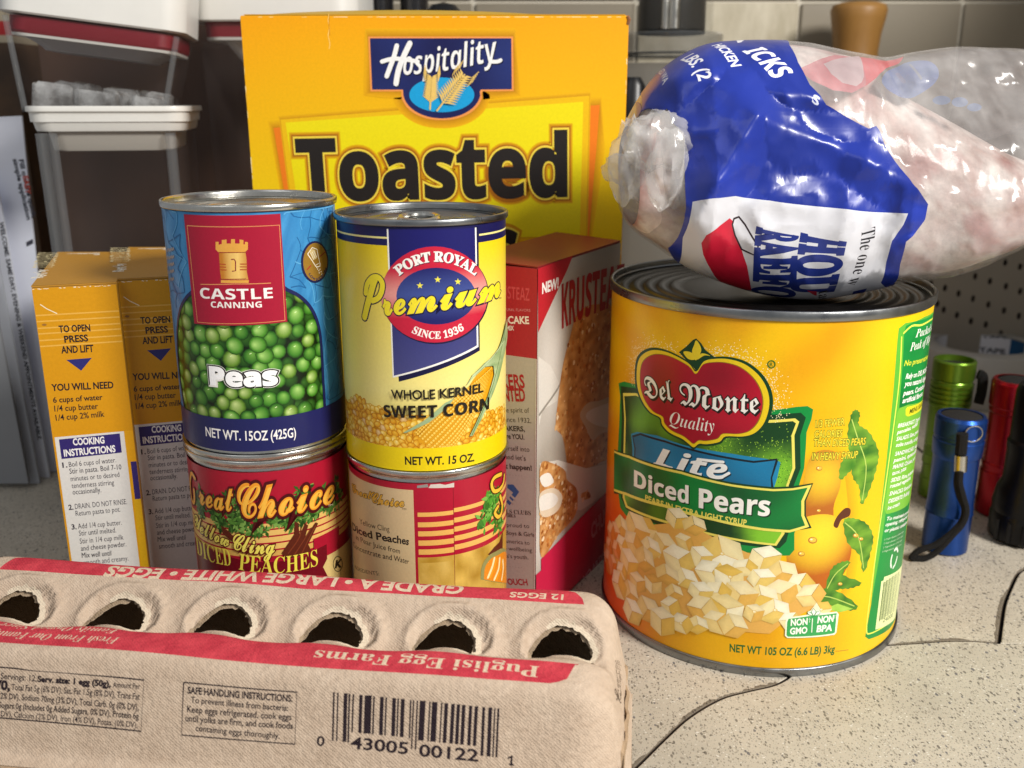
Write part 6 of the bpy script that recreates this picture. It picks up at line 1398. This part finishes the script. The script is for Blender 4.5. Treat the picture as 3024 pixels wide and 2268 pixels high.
for l, h, w in (([(595, 232), (390, 262), (205, 352)], 5, 7), ([(595, 232), (740, 270), (900, 318), (1180, 352)], 5.5, 7), ([(595, 232), (545, 330), (500, 470)], 3.5, 6), ([(690, 300), (700, 420), (690, 560)], -6, 7), ([(560, 560), (690, 640), (600, 760)], -4, 8),
                ([(770, 448), (660, 620), (545, 800), (470, 960)], 8, 7), ([(770, 448), (960, 500), (1150, 570), (1400, 700), (1600, 800), (1712, 872)], 6.5, 8), ([(775, 450), (830, 640), (840, 820)], 2.2, 9), ([(480, 512), (620, 508)], 3.5, 5),
                ([(1180, 352), (1300, 430), (1440, 480)], 3, 5), ([(1200, 590), (1300, 680), (1372, 775)], 2.4, 5), ([(1240, 560), (1150, 800)], -2.5, 9), ([(520, 868), (900, 860), (1300, 905), (1610, 925)], 2.2, 10), ([(1712, 872), (1690, 980), (1590, 1080), (1540, 1290)], 3.0, 7),
                ([(1720, 880), (1900, 880), (2050, 870), (2212, 850)], 5, 5), ([(1720, 880), (1850, 960), (2100, 930)], -2.5, 7), ([(1450, 480), (1520, 640), (1640, 790)], -2, 5), ([(2212, 1030), (2050, 1110), (1900, 1170)], 2.5, 5), ([(1480, 120), (1620, 170), (1750, 300)], 2, 8), ([(930, 480), (1100, 470), (1240, 490)], -2.6, 8),
                ([(250, 700), (330, 820), (420, 930)], 3, 4), ([(340, 520), (380, 700), (440, 900)], 3.2, 4), ([(430, 1040), (470, 900), (470, 560)], 2, 4)): ridge(l, h, w)
def bag_base(u, b, top, bot, D, inset=0.0, fat=.98):
    t_ = np.interp(u, top[:, 0], top[:, 1]); q = np.interp(u, bot[:, 0], bot[:, 1]); hz = np.maximum((t_ - q) / 2 - inset, .5); zc_ = (t_ + q) / 2
    an = b * math.pi / 2; Dm = np.minimum(D, hz * fat + 1); return zc_ + hz * np.sin(an), 468 - Dm * np.sign(np.cos(an)) * np.abs(np.cos(an)) ** .85 + np.sin(an) * 0 - (Dm * .25) * np.clip(-np.sin(an), 0, 1), np.cos(an), t_
def bag_fn(u, v):
    u = np.clip(u, BX0, BX1); b = v / 60; z, y, c, t_ = bag_base(u, b, tp, bp, 50)
    d_ = np.zeros_like(u); fr = np.clip(c * 2.2, 0, 1)
    for x1, z1, x2, z2, h, w in rid:
        dx, dz = x2 - x1, z2 - z1; L2 = dx * dx + dz * dz; tt = np.clip(((u - x1) * dx + (z - z1) * dz) / L2, 0, 1); dd = np.sqrt((u - x1 - tt * dx) ** 2 + (z - z1 - tt * dz) ** 2)
        e_ = .55 * np.clip(1 - (np.sqrt(dd * dd + 3.2) - 1.8) / (w * 2.7), 0, 1) + .45 * np.exp(-(np.sqrt(dd * dd + 3.2) - 1.8) / w); h = h * 1.25; d_ = np.where(h > 0, np.maximum(d_, h * e_) if h > 0 else d_, d_ + h * e_)
    bl = bag_noise(u, z, c)
    fl_ = np.clip((u - 158) / 10, 0, 1) * np.clip((z - 245) / 25, 0, 1)
    y = y - d_ * fr - bl * (1 + .4 * fr) + fl_ * np.clip(c, 0, 1) * 20; z = z + d_ * fr * .25
    return np.stack([u, y, z], 1)
_NG = None
def bag_noise(u, z, c):
    global _NG
    if _NG is None:
        xs = np.arange(20, 300, 1.5); zs = np.arange(150, 310, 1.5); G = np.zeros((2, len(xs), len(zs)))
        for i, x in enumerate(xs):
            for j, zz_ in enumerate(zs):
                n1 = mnoise.noise(Vector((x * .035, zz_ * .035, 1))); n2 = mnoise.noise(Vector((x * .085 + 4, zz_ * .085, 3))); n3 = mnoise.noise(Vector((x * .22, zz_ * .22, 7)))
                G[0, i, j] = 2.2 * (1 - abs(n1) * 2.2) + 1.1 * (1 - abs(n2) * 2.4); G[1, i, j] = n3
        _NG = (xs, zs, G)
    xs, zs, G = _NG; fx = np.clip((u - xs[0]) / 1.5, 0, len(xs) - 1.01); fz = np.clip((z - zs[0]) / 1.5, 0, len(zs) - 1.01); i = fx.astype(int); j = fz.astype(int); a_ = fx - i; b_ = fz - j
    S = lambda k: G[k, i, j] * (1 - a_) * (1 - b_) + G[k, i + 1, j] * a_ * (1 - b_) + G[k, i, j + 1] * (1 - a_) * b_ + G[k, i + 1, j + 1] * a_ * b_
    clear = np.clip((u - 150) / 15, 0, 1) + np.clip((78 - u) / 8, 0, 1)
    return S(0) * (.42 + .4 * clear) + S(1) * (.0 + .25 * clear)
s = Surf(bag_fn, (BX0, BX1, -118, 118), eps=.25, grid=(170, 120), gdom=(BX0, BX1, -70, 75))
bag = thing('chicken_bag', 'blue and white plastic bag of frozen chicken lying on top of the large pear can', 'bag', (150, 468, 172))
M['film'] = mat('milky clear film', attr=True, rough=.2, alpha=.34, coat=.5, vary=.18, vscale=90, bump=(110, .22))
A = Art(s, grid_cuts(2.4, 2.9), step=.02, base=0.0)
def film_fn(uv, c):
    n = nz(uv[:, 0], uv[:, 1], .06, 2) + .6 * nz(uv[:, 0], uv[:, 1], .25, 5); return mixc('#9c9694', '#d8d4d2', n * .8 + .55)
A.gridrect(BX0, -120, BX1, 119, '#c9c4c2', film_fn)
A.build('film', M['film'], bag, origin=(150, 468, 172))
A = Art(s, grid_cuts(2.4, 2.9), step=.012, base=.12); A.view(*VG)
def U(l): return [tuple(p) for p in A.px(l)]
bl_ = '#1c2f8c'
lowb = U([(205, 350), (208, 440), (330, 415), (368, 385), (400, 460), (460, 545), (462, 800), (466, 900), (425, 1050), (372, 1105)])
lowb2 = U([(1545, 1285), (1572, 1190), (1602, 1075), (1645, 1035), (1700, 960), (1716, 880), (1640, 775), (1560, 680), (1492, 580), (1465, 500), (1448, 476), (1410, 490), (1300, 432), (1190, 365), (1105, 265), (1045, 150), (1000, 60)])
def Xof(px, py): return float(unY(px / VG[2] + VG[0], py / VG[2] + VG[1], 468)[0])
A.uvpoly(lowb + [(Xof(400, 1190), -60), (Xof(430, 1200), -72), (Xof(800, 1340), -80), (Xof(1300, 1340), -78), (Xof(1480, 1300), -66)] + lowb2 + [(Xof(990, 38), 66), (Xof(960, 38), 92), (Xof(560, 60), 92), (Xof(260, 280), 80), (Xof(205, 360), 40)], bl_,
         fn=lambda uv, c: mixc('#182a80', '#2338a0', nz(uv[:, 0], uv[:, 1], .03, 4) + .5))
wp = U([(500, 868), (600, 850), (720, 838), (900, 862), (1300, 906), (1612, 928), (1590, 985), (1530, 1070), (1500, 1180), (1472, 1285)])
A.uvpoly(wp + [(Xof(1450, 1300), -62), (Xof(1380, 1330), -72), (Xof(800, 1340), -74), (Xof(500, 1250), -66)] + U([(430, 1180), (450, 1050)]), '#d9d9df')
A.poly([(1330, 1330), (1400, 1315), (1385, 1345), (1325, 1368)], bl_)
A.poly([(545, 1080), (570, 1040), (640, 990), (690, 952), (705, 965), (715, 1030), (752, 1112), (782, 1200), (805, 1325), (740, 1325), (650, 1290), (590, 1210), (555, 1140)], '#d01c3a', sm=False)
A.poly([(485, 1228), (560, 1250), (690, 1320), (640, 1312), (500, 1262)], '#c21c38')
A.stroke([(712, 955), (738, 945), (770, 985), (805, 1045), (838, 1098), (826, 1146), (790, 1130), (752, 1112), (718, 1040), (704, 985)], .7, '#2a1a24', closed=True)
nv = '#1d2f7e'
A.text('HOU', (1072, 1035), (1015, 1335), 205, nv, 'sf', off=.05, mid=(1048, 1190), uvh=17.5); A.text('RAEFO', (842, 1000), (800, 1392), 205, nv, 'sf', off=.04, mid=(826, 1190), uvh=17)
A.text('The one w', (1372, 1018), (1292, 1300), 70, '#1c1720', 'sf', off=-.01, mid=(1352, 1160), uvh=6); A.text('tas', (1150, 1330), (1150, 1392), 55, '#1c1720', 'sf', off=-.01, uvh=5)
A.poly([(1090, 1325), (1140, 1330), (1140, 1352), (1120, 1345)], '#d01c3a')
C7b = (1850, 0, 3.6867)
def T7(t_, a_, b_, h, st_, off=0.0, sh=.15): A.text(t_, P_([a_], C7b)[0], P_([b_], C7b)[0], 10, '#eceaf0', st_, off=off, uvh=h, shear=sh)
A.view(0, 0, 1)
T7('ICKS', (1262, 560), (1600, 860), 9, 'b', .01, .35); T7('HICKEN', (930, 500), (1140, 730), 4.6, 'b', .0, .2); T7('LBS. (2', (590, 655), (790, 880), 5.4, 'b', -.005, .25); T7('NED WA', (335, 800), (395, 925), 2.3, '', .01)
A.poly(P_([(1195, 432), (1290, 430), (1250, 462), (1210, 468)], C7b), '#eceaf0')
A.view(*VG); A.text('S', (1118, 352), (1146, 372), 20, '#c8ccdc', 'b', uvh=2.6)
pk = [(1045, 175), (1120, 140), (1240, 98), (1380, 112), (1500, 128), (1480, 190), (1400, 262), (1330, 300), (1230, 285), (1120, 235)]
A.build('print', M['film_print'], bag, origin=(150, 468, 172))
A = Art(s, grid_cuts(2.4, 2.9), step=.012, base=-.9); A.view(*VG)
A.poly(pk, '#c9525f', fn=lambda uv, c: mixc('#b84a58', '#d0606a', nz(uv[:, 0], uv[:, 1], .08, 1) + .5))
A.poly([(1368, 108), (1480, 128), (1590, 106), (1565, 145), (1480, 195), (1397, 264), (1390, 180)], '#d3182f')
A.poly([(1178, 146), (1240, 122), (1362, 104), (1384, 160), (1388, 215), (1378, 245), (1352, 264), (1280, 246), (1222, 200)], '#c2a5a8')
sm_ = [(1500, 200), (1560, 160), (1620, 135), (1700, 128), (1748, 145), (1775, 185), (1765, 235), (1700, 290), (1620, 325), (1540, 300), (1490, 250)]
A.poly(sm_, '#4a66a0', sm=True, fn=lambda uv, c: mixc('#3f5c9e', '#5a6f9c', nz(uv[:, 0], uv[:, 1], .12, 5) + .5)); A.stroke([(1625, 150), (1660, 190), (1685, 225)], 1.2, '#7c7f90'); A.stroke([(1560, 200), (1590, 240)], 1.6, '#6c6c94')
for c_, rx_, ry_ in (((1885, 345), 42, 26), ((1960, 372), 40, 22), ((1790, 335), 48, 24)): A.poly(el(c_, rx_, ry_, 16), '#4f668f')
M['back_print'] = mat('print on the far film', attr=True, rough=.6, alpha=.82, vary=.1, vscale=120)
A.build('back_print', M['back_print'], bag, origin=(150, 468, 172))
# frozen chicken inside
ct = tp.copy(); lim = np.interp(ct[:, 0], [150, 165, 185, 205, 225, 245], [290, 274, 264, 254, 243, 235]); ct[:, 1] = np.minimum(ct[:, 1], lim)
cbm = bp.copy(); 
def chick(u, v):
    b = v / 60; uu = np.clip(u, BX0 + 4, BX1 - 4); z, y, c, t_ = bag_base(uu, b, ct, cbm, 45, 1.5, 2.6)
    bl = bag_noise(uu + 3, z, c); return np.stack([uu, y - bl * .5 + 3, z], 1)
cs = Surf(chick, (BX0 + 4, BX1 - 4, -118, 118), eps=.25, grid=(60, 60)); A = Art(cs, grid_cuts(3.0, 3.6), base=0.0)
def flesh(uv, c):
    n = nz(uv[:, 0], uv[:, 1] * .5, .07, 11) + .5 * nz(uv[:, 0] * .6, uv[:, 1], .3, 4); m_ = nz(uv[:, 0], uv[:, 1], .05, 21)
    C = mixc('#ad847a', '#e2d7d0', n + .5); k = np.clip((m_ - .15) * 4, 0, .7)[:, None]; return C * (1 - k) + np.array(lin('#9c4f48')) * k
A.gridrect(BX0 + 4, -119, BX1 - 4, 116, '#ccaaaa', flesh)
ck = thing('frozen_chicken', 'frosted pink frozen chicken mass showing through the clear end of the bag', 'chicken', (150, 468, 176))
A.build('meat', mat('frosted chicken', attr=True, rough=.5, vary=.22, vscale=260, bump=(180, .6), sss=.0, coat=.3), ck, origin=(150, 468, 176))
# gathered clear plastic at the left end
def gath(cxp, czp, rx_, rz_, ry_, Yc, seed, name):
    X, _, Z = unY(cxp, czp, Yc); V, F = [], []; n, m_ = 44, 30
    for j in range(m_ + 1):
        ph = math.pi * j / m_
        for i in range(n):
            a_ = 2 * math.pi * i / n; d_ = Vector((math.sin(ph) * math.cos(a_), math.sin(ph) * math.sin(a_), math.cos(ph)))
            k = 1 + .34 * (1 - 2.4 * abs(mnoise.noise(d_ * 1.3 + Vector((seed, 0, 0))))) + .07 * (1 - 2.6 * abs(mnoise.noise(Vector((d_.x * 5, d_.y * 5, d_.z * 1.6 + seed)))))
            V.append((X - 150 + d_.x * rx_ * k, Yc - 468 + d_.y * ry_ * k, Z - 172 + d_.z * rz_ * k))
    for j in range(m_):
        for i in range(n): k = (i + 1) % n; F.append((j * n + i, j * n + k, (j + 1) * n + k, (j + 1) * n + i))
    return MB().add(V, F).build(name, M['film_clear'], bag, ang=50)
M['film_clear'] = mat('crinkled clear film', '#dcd9d6', .14, alpha=.3, coat=.6, vary=.12, vscale=80, bump=(60, .4))
gath(1940, 420, 11.5, 10, 7, 422, 3.1, 'gathered_film'); gath(1975, 500, 7.5, 14, 6, 420, 7.7, 'gathered_film')
gath(1868, 480, 8, 15, 8, 432, 1.4, 'gathered_film'); gath(1836, 500, 7, 5.5, 5, 440, 5.0, 'gathered_film')
bpy.data.objects.remove(_to)
